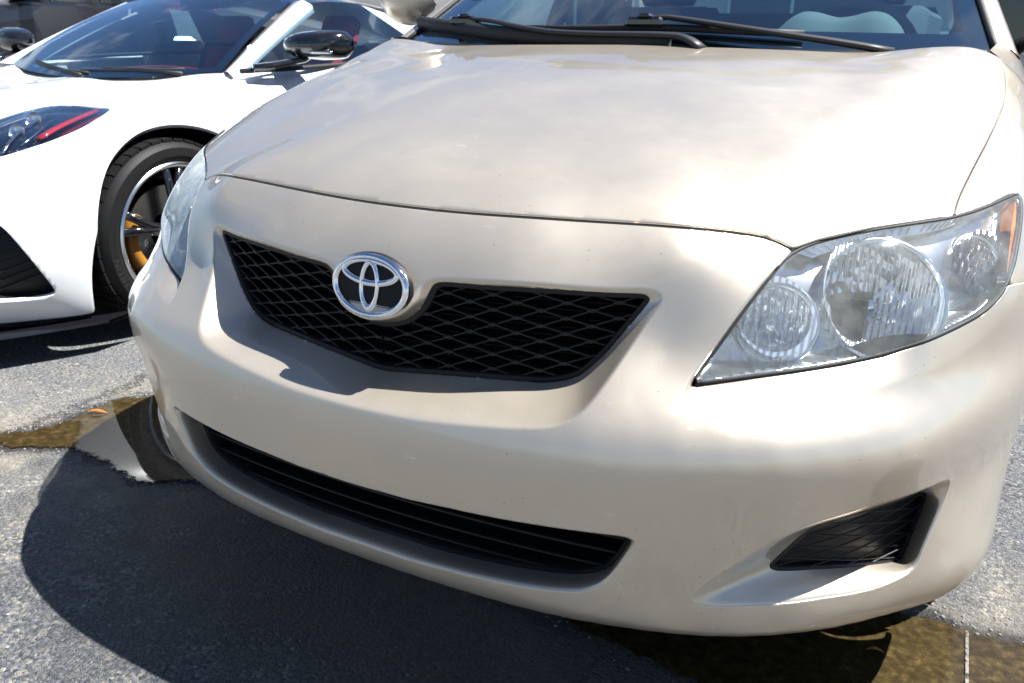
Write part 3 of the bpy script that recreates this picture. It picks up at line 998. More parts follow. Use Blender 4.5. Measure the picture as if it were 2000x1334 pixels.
def yplane(st, D, r0, f):
    """distance along direction D to the surface y = f(x)"""
    r = r0.copy()
    for _ in range(8):
        x = D[:, 0]*r
        r = (f(x) - BODY.c0[1])/D[:, 1]
    return r
yg = lambda x: .044 + .52*x*x
yi = lambda x: .008 + .19*x*x
CREASE = np.array([(.06, .20), (.27, .462), (.39, .468), (.60, .53), (.84, .575), (1.1, .60)])   # y -> x of the hood crease

def crease(P):
    xc = np.interp(P[:, 1], CREASE[:, 0], CREASE[:, 1])
    x = np.abs(P[:, 0]) - xc
    w = .022
    soft = w*np.logaddexp(0, x/w)
    fade = np.clip((P[:, 1]-.26)/.34, 0, 1)*np.clip((1.12-P[:, 1])/.15, 0, 1)
    fade = fade*fade*(3-2*fade)
    return -.10*np.minimum(soft, .09)*fade + .0045*fade*np.exp(-(x/.05)**2)

def prof(tau, k=.09):
    return tau*tau/(tau + k)*(1 + k)

def r_bumper(st):
    r = BODY.r(st); D = BODY.dirs(st)
    # cove round the headlamp
    lo = sdf(st, lamp_out, .12); li = sdf(st, lamp, .12)
    m = lo < 0
    if m.any():
        do = -lo[m]; di = np.maximum(li[m], 0)
        r[m] -= lamp_depth(st[m])*prof(do/(do+di+1e-6), .35)
    # slim crease ridge beside the grille
    go = sdf(st, grille_out, .10); gi = sdf(st, grille_in, .10)
    m = go < 0
    do = -go[m]; di = np.maximum(gi[m], 0); tau = do/(do+di+1e-6)
    rg = yplane(st[m], D[m], r[m], yg)
    ax_ = np.abs(D[m][:, 0]*r[m]); e_ = np.clip((ax_-.26)/.08, 0, 1); e_ = 1 - .28*e_*e_*(3-2*e_)
    r[m] -= np.maximum(r[m]-rg, 0)*prof(tau, .16)**e_
    return r

def arch_f(st):
    P = BODY.P(st)
    f = arch_r - np.hypot(P[:, 1]-arch_c[0], P[:, 2]-arch_c[1])
    return np.where(P[:, 0] > .5, f, -1.0)/K

GAP = .0023/K
_x = np.linspace(0, 1, 200)
ZB = np.stack([_x, np.interp(_x, [0, .15, .3, .45, .6, .75, 1], [.226, .229, .231, .224, .207, .199, .215])], 1)
ZB[:, 1] = np.convolve(np.pad(ZB[:, 1], 20, mode='edge'), np.ones(41)/41, 'valid')
def F_bumper(st):
    f = sdf(st, bumper_poly) + GAP
    for p in (grille_in, intake_out, fog_out):
        f = np.maximum(f, -sdf(st, p, .1))
    P = BODY.P(st)
    zb = np.interp(np.abs(P[:, 0]), ZB[:, 0], ZB[:, 1])
    f = np.maximum(f, (zb - P[:, 2])/K)
    m = (st[:, 0] > .55)
    if m.any(): f[m] = np.maximum(f[m], arch_f(st[m]))
    return f
def F_hood(st):
    d = np.full(len(st), 9.0); q = st.copy(); q[:, 1] -= .0032      # wider shut line along the nose
    f = sdf(st, hood_poly) + GAP
    low = st[:, 1] < -.12
    f[low] = np.maximum(f[low], sdf(q[low], hood_poly) + GAP*.4)
    return f
def F_fender(st):
    return np.maximum(sdf(st, fender_poly) + GAP, arch_f(st))
def r_hood(st):
    P = BODY.P(st); r = BODY.r(st)
    dz = crease(P)
    return r + dz*.75
def r_fender(st):
    lo = sdf(st, lamp_out, .12); li = sdf(st, lamp, .12)
    r = r_hood(st)
    return r

sedan = tag(empty("sedan"), "beige metallic sedan with black honeycomb grille and chrome oval badge, nearest the camera", "car")
bumper = panel("bumper", BODY, F_bumper, (0, 1.12, -.90, -.04), .0020, r_bumper, PAINT, sedan, depth=.0035)
hood = panel("hood", BODY, F_hood, (0, 1.5, -.40, .90), .0060, r_hood, PAINT, sedan)
_s = resample(seam, 90)
_s = np.vstack([mir(_s)[:-1], _s]) + np.array([0, .0006])
MB().tube(BODY.P(_s, BODY.r(_s) - .0085), .0048, 8, up=(0, -.5, 1)).build("bonnet_seal", SEAL, sedan, sharp=None)
for sd in (1, -1):
    panel("fender", BODY, F_fender, (.55, 2.1, -.85, .95), .0060, r_fender, PAINT, sedan, mirror=False, side=sd)

# ------------------------------------------------------------------ sedan: grille, badge, intake, fog covers
def on_plane(st, f, off=0.0):
    st = np.asarray(st, float); D = BODY.dirs(st); r = BODY.r(st)
    g = lambda x: f(x) + off
    return BODY.c0 + D*yplane(st, D, r, g)[:, None]

def inset(P2, d):
    """offset a closed 2d polygon inwards"""
    P2 = np.asarray(P2, float)
    t = np.roll(P2, -1, 0) - np.roll(P2, 1, 0); t /= np.linalg.norm(t, axis=1)[:, None] + 1e-12
    n = np.stack([-t[:, 1], t[:, 0]], 1)
    a = .5*(P2[:, 0]*np.roll(P2[:, 1], -1) - np.roll(P2[:, 0], -1)*P2[:, 1]).sum()
    return P2 + n*d*np.sign(a)

def frame_mesh(P2, f, w, front, back, out=0.0):
    """rim following a closed outline P2=(x,z) on the surface y=f(x)"""
    rings = [(-out, back), (-out, front+.0015), (.0012-out, front), (w-.0012, front), (w, front+.0015), (w, back)]
    G = []
    for d, y in rings:
        q = inset(P2, d)
        G.append(np.stack([q[:, 0], f(q[:, 0]) + y, q[:, 1]], 1))
    b = MB(); n = len(P2)
    V = np.vstack(G); F = []
    for i in range(len(rings)-1):
        for j in range(n):
            k = (j+1) % n
            F.append((i*n+j, i*n+k, (i+1)*n+k, (i+1)*n+j))
    b.add(V, F)
    return b

def bar_mesh(P, w, d, y0):
    """flat bar along points P=(x,z), surface y=yfun included in P3"""
    P = np.asarray(P, float)
    t = np.gradient(P[:, [0, 2]], axis=0); t /= np.linalg.norm(t, axis=1)[:, None]
    nx, nz = -t[:, 1], t[:, 0]
    V = []; b = MB()
    for sx, yy in ((-.5, 0.0012), (-.28, 0), (.28, 0), (.5, .0012), (.5, d), (-.5, d)):
        V.append(np.stack([P[:, 0]+nx*w*sx, P[:, 1]+y0+yy, P[:, 2]+nz*w*sx], 1))
    n = len(P); V = np.vstack(V); F = []
    for a in range(6):
        c = (a+1) % 6
        for i in range(n-1): F.append((a*n+i, c*n+i, c*n+i+1, a*n+i+1))
    F.append(tuple(a*n for a in range(6))); F.append(tuple(a*n+n-1 for a in range(5, -1, -1)))
    return b.add(V, F)

gi3 = on_plane(grille_in, yg)
gp = gi3[:, [0, 2]]
gp = resample(gp, 220, True)
grille = frame_mesh(gp, lambda x: yg(x), .0075, .0015, .030, out=.004).build("grille", BLACK, sedan, sharp=50)
gin = inset(gp, .0068)
ninst = 0
for half in (1, -1):
    for fam in (1, -1):
        for j in range(-14, 15):
            xs = np.linspace(.0018, .40, 240)
            z = .608 + .0214*j + fam*.329*(xs - .3025) + .08*xs
            q = np.stack([xs*half, z], 1)
            ins = sdf(q, gin) < 0
            idx = np.where(ins)[0]
            if len(idx) < 8: continue
            for run in np.split(idx, np.where(np.diff(idx) > 1)[0]+1):
                if len(run) < 10: continue
                k = np.unique(np.r_[run[::14], run[-1]])
                P = np.stack([xs[k]*half, yg(xs[k]), z[k]], 1)
                bar_mesh(P, .0029, .014, .0045 + (.0008 if fam > 0 else 0)).build("grille_bar", BLACK, grille, smooth=False, sharp=None)
# small flats where the bars cross
nb = MB()
for half in (1, -1):
    for n in range(0, 13):
        x = .3025 + .0325*(n-9)
        for j in range(-14, 15):
            z = .608 + .0214*j + .0107*(n % 2 == 0) + .08*x
            if x < .004: continue
            if sdf(np.array([[x*half, z]]), gin)[0] > -.004: continue
            y = yg(x) + .0036; r_ = .08*half
            w, h = .0085, .0030
            V = [(x*half-w, yg(x-w*half)+.0036, z-r_*w), (x*half, y, z-h), (x*half+w, yg(x+w*half)+.0036, z+r_*w), (x*half, y, z+h)]
            V += [(v[0], v[1]+.011, v[2]) for v in V]
            nb.add(V, [(0, 1, 2, 3), (0, 4, 5, 1), (1, 5, 6, 2), (2, 6, 7, 3), (3, 7, 4, 0)])
tag(nb.build("grille_node", BLACK, grille, smooth=False, sharp=None), kind="stuff")
rb = MB()
gx = np.linspace(-.43, .43, 40)
rb.sheet(np.array([[(x, yg(x)+.042, z) for x in gx] for z in (.50, .60, .72)]))
rad = rb.build("radiator_screen", VOID, sedan, smooth=True, sharp=None)
for z in np.arange(.53, .70, .0125):
    f = MB()
    P = np.stack([gx[2:-2], yg(gx[2:-2])+.036, np.full(len(gx)-4, z)], 1)
    bar_mesh(P[::3], .0022, .004, 0).build("radiator_fin", BLACK, rad, smooth=False, sharp=None)

# chrome oval badge
bc = np.array([0, .026, .6615]); bn = np.array([0, -.988, .155]); bu = np.array([0, .155, .988]); bx = np.array([1., 0, 0])
def bpt(u, v, h): return bc + bx*u + bu*v + bn*h
badge = MB()
k = 64
ring_h = [(1.03, -.006), (1.03, -.001), (1.0, .0012), (.95, .0016), (.0, .0022)]
V = []; F = []
for s_, h in ring_h[:-1]:
    for i in range(k):
        t = 2*math.pi*i/k; V.append(bpt(.0648*s_*math.cos(t), .0452*s_*math.sin(t), h))
V.append(bpt(0, 0, ring_h[-1][1]))
for i in range(3):
    for j in range(k):
        F.append((i*k+j, i*k+(j+1) % k, (i+1)*k+(j+1) % k, (i+1)*k+j))
for j in range(k): F.append((3*k+j, 3*k+(j+1) % k, 4*k))
badge = MB().add(V, F).build("badge", BLACK, sedan, sharp=40)
rbm = MB()
for v in np.arange(-.036, .037, .0022):
    w = .056*math.sqrt(max(0, 1-(v/.0395)**2))
    if w < .008: continue
    a = [bpt(-w, v-.0006, .0014), bpt(w, v-.0006, .0014), bpt(w, v+.0006, .0014), bpt(-w, v+.0006, .0014)]
    a2 = [bpt(-w, v-.0004, .0027), bpt(w, v-.0004, .0027), bpt(w, v+.0004, .0027), bpt(-w, v+.0004, .0027)]
    rbm.add(a+a2, [(4, 5, 6, 7), (0, 1, 5, 4), (1, 2, 6, 5), (2, 3, 7, 6), (3, 0, 4, 7)])
tag(rbm.build("badge_ribbing", BLACK, badge, smooth=False, sharp=None), kind="stuff")

def oval(name, cu, cv, a, b, wfun, hh, parent, h0=.0022, k=120, m=10):
    """chrome band between an outer ellipse (a,b) and an inner one set in by wfun(t), rounded on top"""
    V = []; F = []
    for i in range(k):
        t = 2*math.pi*i/k; c, s_ = math.cos(t), math.sin(t); w = wfun(t)
        nx, ny = c/a, s_/b; L = math.hypot(nx, ny); nx /= L; ny /= L
        ox, oy = cu + a*c, cv + b*s_
        for j in range(m+1):
            q = j/m; hgt = hh*(math.sin(math.pi*(.04+.92*q))**.55)
            V.append(bpt(ox - nx*w*q, oy - ny*w*q, h0 + hgt))
        V.append(bpt(ox - nx*w, oy - ny*w, -.001)); V.append(bpt(ox, oy, -.001))
    M_ = m + 3
    for i in range(k):
        i2 = (i+1) % k
        for j in range(M_):
            j2 = (j+1) % M_
            F.append((i*M_+j, i2*M_+j, i2*M_+j2, i*M_+j2))
    return MB().add(V, F).build(name, CHROME, parent, sharp=40)
oval("badge_ring", 0, 0, .0648, .0452, lambda t: .0108 - .0020*abs(math.sin(t)), .0050, badge)
oval("badge_ring", 0, .0192, .0490, .0205, lambda t: .0080 + .0018*max(0, -math.sin(t)) + .001*abs(math.cos(t)), .0052, badge)
oval("badge_ring", 0, 0, .0172, .0375, lambda t: .0074 + .0050*max(0, -math.sin(t))**3 + .0018*max(0, math.sin(t))**3, .0056, badge)

# lower intake: painted recess wall, then the black insert
io_ = resample(intake_out, 400, True)
in_ = resample(intake_in, 400, True)
def by_angle(P, c, n=400):
    a = np.arctan2(P[:, 1]-c[1], (P[:, 0]-c[0])*.30); o = np.argsort(a); a = a[o]; Q = P[o]
    a = np.r_[a[-1]-2*math.pi, a, a[0]+2*math.pi]; Q = np.vstack([Q[-1:], Q, Q[:1]])
    th = np.linspace(-math.pi, math.pi, n, endpoint=False)
    return np.stack([np.interp(th, a, Q[:, i]) for i in (0, 1)], 1)
# even out the corner density before matching the two outlines
cI = np.array([0, .5*(intake_in[:, 1].max()+intake_in[:, 1].min())])
cO = np.array([0, .5*(intake_out[:, 1].max()+intake_out[:, 1].min())])
eo = by_angle(resample(intake_out, 3000, True), cO, 900); ei = by_angle(resample(intake_in, 3000, True), cI, 900)
if sum(np.cross(eo[:-1]-cO, eo[1:]-cO)) < 0: eo = eo[::-1]; ei = ei[::-1]
P0 = BODY.P(inset(eo, -.0010), BODY.r(inset(eo, -.0010)) - .0006)
P1 = BODY.P(inset(eo, .0085))
P2 = on_plane(ei, yi, .006)
rows = [(1-q)**2*P0 + 2*q*(1-q)*P1 + q*q*P2 for q in np.linspace(0, 1, 12)]
V = np.vstack(rows); n = len(eo); F = []
for i in range(11):
    for j in range(n): F.append((i*n+j, i*n+(j+1) % n, (i+1)*n+(j+1) % n, (i+1)*n+j))
MB().add(V, F).build("intake_surround", PAINT, sedan, sharp=None)
ii3 = on_plane(intake_in, yi)
ip = resample(ii3[:, [0, 2]], 200, True)
intake = frame_mesh(ip, yi, .008, .002, .04, out=.004).build("lower_intake_grille", BLACK, sedan, sharp=50)
iin = inset(ip, .006)
for z in (.362, .338, .313, .290):
    xs = np.linspace(-.42, .42, 300)
    q = np.stack([xs, np.full(300, z)], 1)
    idx = np.where(sdf(q, iin) < 0)[0]
    kk = np.unique(np.r_[idx[::10], idx[-1]])
    P = np.stack([xs[kk], yi(xs[kk]), np.full(len(kk), z)], 1)
    bar_mesh(P, .0042, .024, .006).build("intake_slat", BLACK, intake, smooth=False, sharp=None)
ib = MB(); ib.sheet(np.array([[(x, yi(x)+.045, z) for x in gx] for z in (.225, .30, .40)]))
ib.build("intake_screen", VOID, sedan, sharp=None)

# fog lamp blanking covers
FOGP = np.array([(s_, t_) for s_, t_ in fog_in])
def fog_pt(st, off): return BODY.P(st, BODY.r(st) - .036 - off)
fo_in = resample(fog_in, 90, True)
for sd in (1, -1):
    sg = np.array([sd, 1, 1])
    G = [fog_pt(inset(fo_in, d), o)*sg for d, o in ((-.003, .02), (-.003, .001), (0, -.0005), (.0045, -.0005), (.0055, .001), (.0055, .006))]
    V = np.vstack(G); n = len(fo_in); F = []
    for i in range(5):
        for j in range(n): F.append((i*n+j, i*n+(j+1) % n, (i+1)*n+(j+1) % n, (i+1)*n+j))
    # painted funnel of the recess
    def fan(P, c, n=420):
        a = np.arctan2(P[:, 1]-c[1], P[:, 0]-c[0]); o = np.argsort(a); a = a[o]; Q = P[o]
        a = np.r_[a[-1]-2*math.pi, a, a[0]+2*math.pi]; Q = np.vstack([Q[-1:], Q, Q[:1]])
        th = np.linspace(-math.pi, math.pi, n, endpoint=False)
        return np.stack([np.interp(th, a, Q[:, i]) for i in (0, 1)], 1)
    cF = fo_in.mean(0) + np.array([.0, -.004])
    eo = fan(resample(fog_out, 3000, True), cF); ei = fan(resample(fog_in, 3000, True), cF)
    Q0 = BODY.P(inset(eo, -.0010), BODY.r(inset(eo, -.0010)) - .0006); Q1 = BODY.P(inset(eo, .0095), BODY.r(inset(eo, .0095)) - .0015); Q2 = fog_pt(ei, .001)
    rows = [((1-q)**2*Q0 + 2*q*(1-q)*Q1 + q*q*Q2)*sg for q in np.linspace(0, 1, 12)]
    Vf = np.vstack(rows); nf_ = len(eo); Ff = []
    for i in range(11):
        for j in range(nf_): Ff.append((i*nf_+j, i*nf_+(j+1) % nf_, (i+1)*nf_+(j+1) % nf_, (i+1)*nf_+j))
    MB().add(Vf, Ff).build("fog_recess", PAINT, sedan, sharp=None)
    cover = MB().add(V, F).build("fog_lamp_cover", BLACK, sedan, sharp=50)
    c = fo_in.mean(0)
    # pressed blank behind and honeycomb bars over it
    panel("cover_blank", BODY, lambda st: sdf(st, fog_in) - .0005, (fog_in[:, 0].min()-.01, fog_in[:, 0].max()+.01, fog_in[:, 1].min()-.01, fog_in[:, 1].max()+.01), .004, lambda st: BODY.r(st) - .0445, BLACK, cover, mirror=False, side=sd, depth=.004)
    fin = inset(fo_in, .004)
    for fam, m_ in ((1, .30), (-1, -.12)):
        for cc in np.arange(-.30, .30, .0190):
            xs = np.linspace(fog_in[:, 0].min(), fog_in[:, 0].max(), 160)
            z = c[1] + cc + m_*(xs - c[0])
            q = np.stack([xs, z], 1)
            idx = np.where(sdf(q, fin) < 0)[0]
            if len(idx) < 12: continue
            kk = np.unique(np.r_[idx[::5], idx[-1]])
            P = fog_pt(q[kk], -.0004 if fam > 0 else .0002)*sg
            bb = MB().tube(P, .0013, 6, up=(0, .3, 1))
            bb.build("cover_bar", BLACK, cover, smooth=False, sharp=None)

# ------------------------------------------------------------------ sedan: headlamps
def lamp_pt(st, off): return BODY.P(st, BODY.r(st) - lamp_depth(st) - off)
lamp_n = chaikin(A('headlamp'), 2, True)
def F_lens(st): return sdf(st, lamp_n) + .0034/K
def r_lens(st): return BODY.r(st) - lamp_depth(st) + .0015
bowls = [((.633, .295, .661), (.36, -.80, .42), .083, .055), ((.518, .197, .643), (.30, -.85, .42), .049, .04), ((.741, .436, .692), (.62, -.62, .40), .043, .035)]
def bez_off(st): return .036
def under_lens(P, gap):
    st_, r_ = BODY.to_st(P)
    lim = BODY.r(st_) - lamp_depth(st_) - gap
    return BODY.P(st_, np.minimum(r_, lim))
for sd in (1, -1):
    sg = np.array([sd, 1., 1.])
    hl = panel("headlight", BODY, F_lens, (.36, 1.20, -.50, .12), .0045, r_lens, LENS if sd > 0 else LENS_HAZE_SKY, sedan, mirror=False, hem=.001, depth=.004, side=sd)
    def F_bez(st):
        P = BODY.P(st, BODY.r(st) - lamp_depth(st) - .036)
        f = sdf(st, lamp_n) + .001
        for c_, a_, R_, d_ in bowls:
            a = np.array(a_); a = a/np.linalg.norm(a); w = P - np.array(c_)
            rad_ = np.linalg.norm(w - (w @ a)[:, None]*a, axis=1)
            f = np.where(np.abs(w @ a) < .055, np.maximum(f, (R_ - rad_)/K), f)
        return f
    def r_bez(st):
        di = np.clip(-sdf(st, lamp_n)*K, 0, .012)/.012
        return BODY.r(st) - lamp_depth(st) - .006 - .030*di**.6
    panel("lamp_bezel", BODY, F_bez, (.36, 1.20, -.50, .12), .0040, r_bez, SILVER, hl, mirror=False, hem=.001, depth=.02, side=sd)
    for bi, (c_, a_, R_, d_) in enumerate(bowls):
        a = np.array(a_); a /= np.linalg.norm(a)
        cc = np.array(c_)*sg; aa = a*sg
        prof_ = [(R_*1.03, .060), (R_*1.03, .040), (R_*1.03, .020), (R_*1.02, .004)] + [(R_*math.sqrt(q), -d_*(1-q)) for q in np.linspace(1, .05, 8)] + [(.012, -d_*.97), (.0001, -d_*.97)]
        bw = MB().lathe(prof_, cc, aa, 30)
        mt = REFL if bi < 2 else TURNB
        rq = random.Random(11+bi)
        for i_ in range(30, len(bw.V)-60):
            bw.V[i_] = tuple(np.array(bw.V[i_]) + aa*rq.uniform(-.0028, .0028))
        bw.V = [tuple(v) for v in under_lens(np.array(bw.V)*sg, .012)*sg]
        rf = mk("reflector", bw.V, bw.F, mt, hl, smooth=False)
        rim = MB()
        u = np.cross(aa, (0, 0, 1)); u /= np.linalg.norm(u); v = np.cross(u, aa)
        pts = [cc + aa*.003 + (R_+.002)*(math.cos(t)*u + math.sin(t)*v) for t in np.linspace(0, 2*math.pi, 48, endpoint=False)]
        pts = list(under_lens(np.array(pts)*sg, .012)*sg)
        rim.tube(pts, .0052, 8, closed=True, up=tuple(aa))
        rim.build("reflector_rim", SILVER, hl, sharp=None)
        bl = MB()
        h = d_*.45
        bl.lathe([(.0001, -d_+h), (.006, -d_+h-.001), (.009, -d_+h-.006), (.0095, -d_+.012), (.013, -d_+.008), (.013, -d_)], cc, aa, 16)
        bl.build("bulb", BULB if bi < 2 else AMBER, hl, sharp=None)
        cp_ = MB().lathe([(.0001, -d_+h*1.25), (.0085, -d_+h*1.22), (.0095, -d_+h*1.0), (.0092, -d_+h*.8)], cc, aa, 16)
        if bi < 2: cp_.build("bulb_cap", CHROME, hl, sharp=None)
    # amber side reflector at the outer end
    q = np.array([(.780, .540, .772), (.793, .550, .755), (.796, .508, .712), (.791, .445, .684), (.780, .440, .690), (.777, .49, .738)])
    st_q = BODY.to_st(q)[0]
    p0 = lamp_pt(st_q, .007)*sg; p1 = lamp_pt(st_q, .026)*sg
    MB().add(np.vstack([p0, p1]), [tuple(range(6)), tuple(range(11, 5, -1))] + [(i, (i+1) % 6, 6+(i+1) % 6, 6+i) for i in range(6)]).build("side_reflector", AMBER, hl, smooth=False, sharp=None)
    # ledge along the top of the housing
    top = resample(chaikin(A('headlamp')[6:13], 2), 30)
    ctr = A('headlamp').mean(0)
    for dd, oo, nm in ((.10, .018, 'a'),):
        a0 = lamp_pt(top + (ctr-top)*.045, .008)*sg; a1 = lamp_pt(top + (ctr-top)*.22, .016)*sg; a2 = lamp_pt(top + (ctr-top)*.25, .028)*sg
        MB().sheet(np.array([a0, a1, a2])).build("lamp_ledge", SILVER, hl, sharp=30)
    for fr in np.linspace(.06, .94, 26):
        i = int(fr*29)
        e0 = lamp_pt((top[i] + (ctr-top[i])*.05)[None], .0065)[0]*sg; e1 = lamp_pt((top[i] + (ctr-top[i])*.20)[None], .0135)[0]*sg
        MB().tube([e0, e1], .0011, 4).build("ledge_rib", SILVER, hl, smooth=False, sharp=None)
    # vertical flutes in front of the small reflector
    for x in np.linspace(.475, .548, 7):
        st_f = BODY.to_st(np.array([(x, .10+.9*(x-.46), z) for z in np.linspace(.606, .655, 6)]))[0]
        ok = sdf(st_f, lamp_n) < -.012
        if ok.sum() < 2: continue
        MB().tube(lamp_pt(st_f[ok], .020)*sg, .0009, 4).build("lamp_flute", SILVER, hl, smooth=False, sharp=None)
    # rubber seal and housing
    sl = resample(lamp_n, 120, True)
    seal = MB().tube(lamp_pt(inset(sl, .0008), .0015)*sg, .0028, 6, closed=True, up=(0, -.6, .6))
    seal.build("lamp_seal", RUBBER, hl, sharp=None)
    hv = MB()
    G = [lamp_pt(inset(sl, d), o)*sg for d, o in ((-.003, .006), (-.003, .10), (.05, .17))]
    V = np.vstack(G + [lamp_pt(sl.mean(0)[None], .18)*sg]); n = 120; F = []
    for i in range(2):
        for j in range(n): F.append((i*n+j, i*n+(j+1) % n, (i+1)*n+(j+1) % n, (i+1)*n+j))
    F += [(2*n+j, 2*n+(j+1) % n, 3*n) for j in range(n)]
    hv.add(V, F).build("lamp_housing", VOID, hl, sharp=None)

# ------------------------------------------------------------------ sedan: windscreen, wipers, cabin
yb = lambda x: 1.045 + .16*(x/.66)**2
def scr(x, v, off=0.0):
    """windscreen surface: v=0 at the cowl, 1 at the roof"""
    y0 = yb(x); y1 = 1.86 + .10*(x/.58)**2
    y = y0 + (y1-y0)*v
    z = .985 + .55*(y-y0)*(1-.04*v) - .02*v*(x/.58)**2 - .02
    n = np.array([0, -.48, .87])
    return np.array([x, y, z+.02]) + n*off
hw = lambda v: .745 - .165*v
xs = np.linspace(-1, 1, 41)
G = np.array([[scr(x*hw(v), v) for x in xs] for v in np.linspace(-.02, 1, 16)])
mbx = MB().sheet(G)
ws = mbx.build("windshield", GLASS, sedan, sharp=None)
# black ceramic border, just inside the glass
fr = MB()
def frit_w(x): return .105
def strip(fa, fb, n=40):
    g = np.array([[fa(t), fb(t)] for t in np.linspace(0, 1, n)]); return g
fr.sheet(strip(lambda t: scr((2*t-1)*hw(0), -.01, -.002), lambda t: scr((2*t-1)*hw(.05)*.985, .072 + .05*max(0, abs(2*t-1)-.90)/.1, -.002)))
for s_ in (-1, 1):
    fr.sheet(strip(lambda t: scr(s_*hw(t), t, -.002), lambda t: scr(s_*(hw(t)-.045), t, -.002)))
fr.build("screen_border", BLACKG, ws, sharp=None)
# inspection sticker in the lower corner
sk = MB()
c_ = (-.602, .30)
def skp(a, b, o): return scr(c_[0]+a, c_[1]+b, o)
n = 40
ov = [skp(.044*math.cos(t), .020*math.sin(t), .0012) for t in np.linspace(0, 2*math.pi, n, endpoint=False)]
ov2 = [skp(.038*math.cos(t), .0145*math.sin(t), .0016) for t in np.linspace(0, 2*math.pi, n, endpoint=False)]
sk.add(ov+ov2, [(i, (i+1) % n, n+(i+1) % n, n+i) for i in range(n)], 0)
sk.add(ov2, [tuple(range(n))], 1)
for k in range(7):
    a = -.026 + k*.0075
    sk.add([skp(a, -.004, .0024), skp(a+.0045, -.004, .0024), skp(a+.0045, .004, .0024), skp(a, .004, .0024)], [(0, 1, 2, 3)], 0)
sk.build("oval_sticker", None, ws, sharp=None, mats=[simple("sticker_ink", (.03, .08, .10), .5), simple("sticker_paper", (.45, .60, .55), .5)])
# cowl
cw = MB()
cw.sheet(np.array([[(x, 1.0 + .10*(x/.7)**2 - .03, .945), (x, 1.0 + .10*(x/.7)**2 + .012, .957), (x, yb(x)+.004, .983)] for x in np.linspace(-.74, .74, 40)]))
cw.build("cowl_panel", BLACK, sedan, sharp=None)
for s_ in (-1, 1):
    ct = MB().sheet(np.array([[(s_*(.63+.105*a), yb(.63+.105*a)-.095*(1-b)-.012, .960+.022*b) for b in (0, .5, 1)] for a in np.linspace(0, 1, 8)]))
    ct.build("cowl_corner", SEAL, sedan, sharp=None)
# wipers
def wiper(label, arm, blade, knuckle, wa):
    w = None
    a = MB()
    pts = chaikin(np.array(arm), 2)
    w = a.tube(pts, np.linspace(.0135, .0095, len(pts)), 10, sq=(1.3, .6)).build("wiper", BLACKW, sedan, sharp=None)
    b = MB().tube(chaikin(np.array(blade), 2), wa, 8, sq=(.9, 1.15)).build("wiper_blade", RUBBER, w, sharp=None)
    k = MB()
    kx, ky, kz = knuckle
    k.box((kx-.045, ky-.014, kz-.012), (kx+.045, ky+.014, kz+.010), bev=.006)
    k.box((kx-.016, ky-.017, kz+.006), (kx+.020, ky+.017, kz+.017), bev=.005)
    k.build("wiper_joint", BLACKG, w, smooth=False, sharp=None)
    return w
BLACKW = simple("wiper_black", (.016, .016, .018), .5)
wiper("driver", [(.56, 1.085, .975), (.47, 1.075, .990), (.284, 1.066, 1.014), (.12, 1.08, 1.036), (.06, 1.092, 1.043), (.02, 1.092, 1.036)],
      [(-.30, 1.112, 1.016), (-.117, 1.085, 1.016), (.022, 1.088, 1.021), (.246, 1.094, 1.013), (.375, 1.113, 1.008)], (.022, 1.082, 1.032), .0075)
wiper("passenger", [(.185, .995, .974), (.150, 1.012, .995), (.104, 1.023, 1.003), (-.16, 1.028, 1.003), (-.30, 1.075, 1.018), (-.414, 1.14, 1.036), (-.50, 1.185, 1.041)],
      [(-.745, 1.312, 1.034), (-.536, 1.189, 1.018), (-.328, 1.085, 1.000), (-.10, 1.04, .990), (.10, 1.027, .984)], (-.52, 1.186, 1.036), .0165)

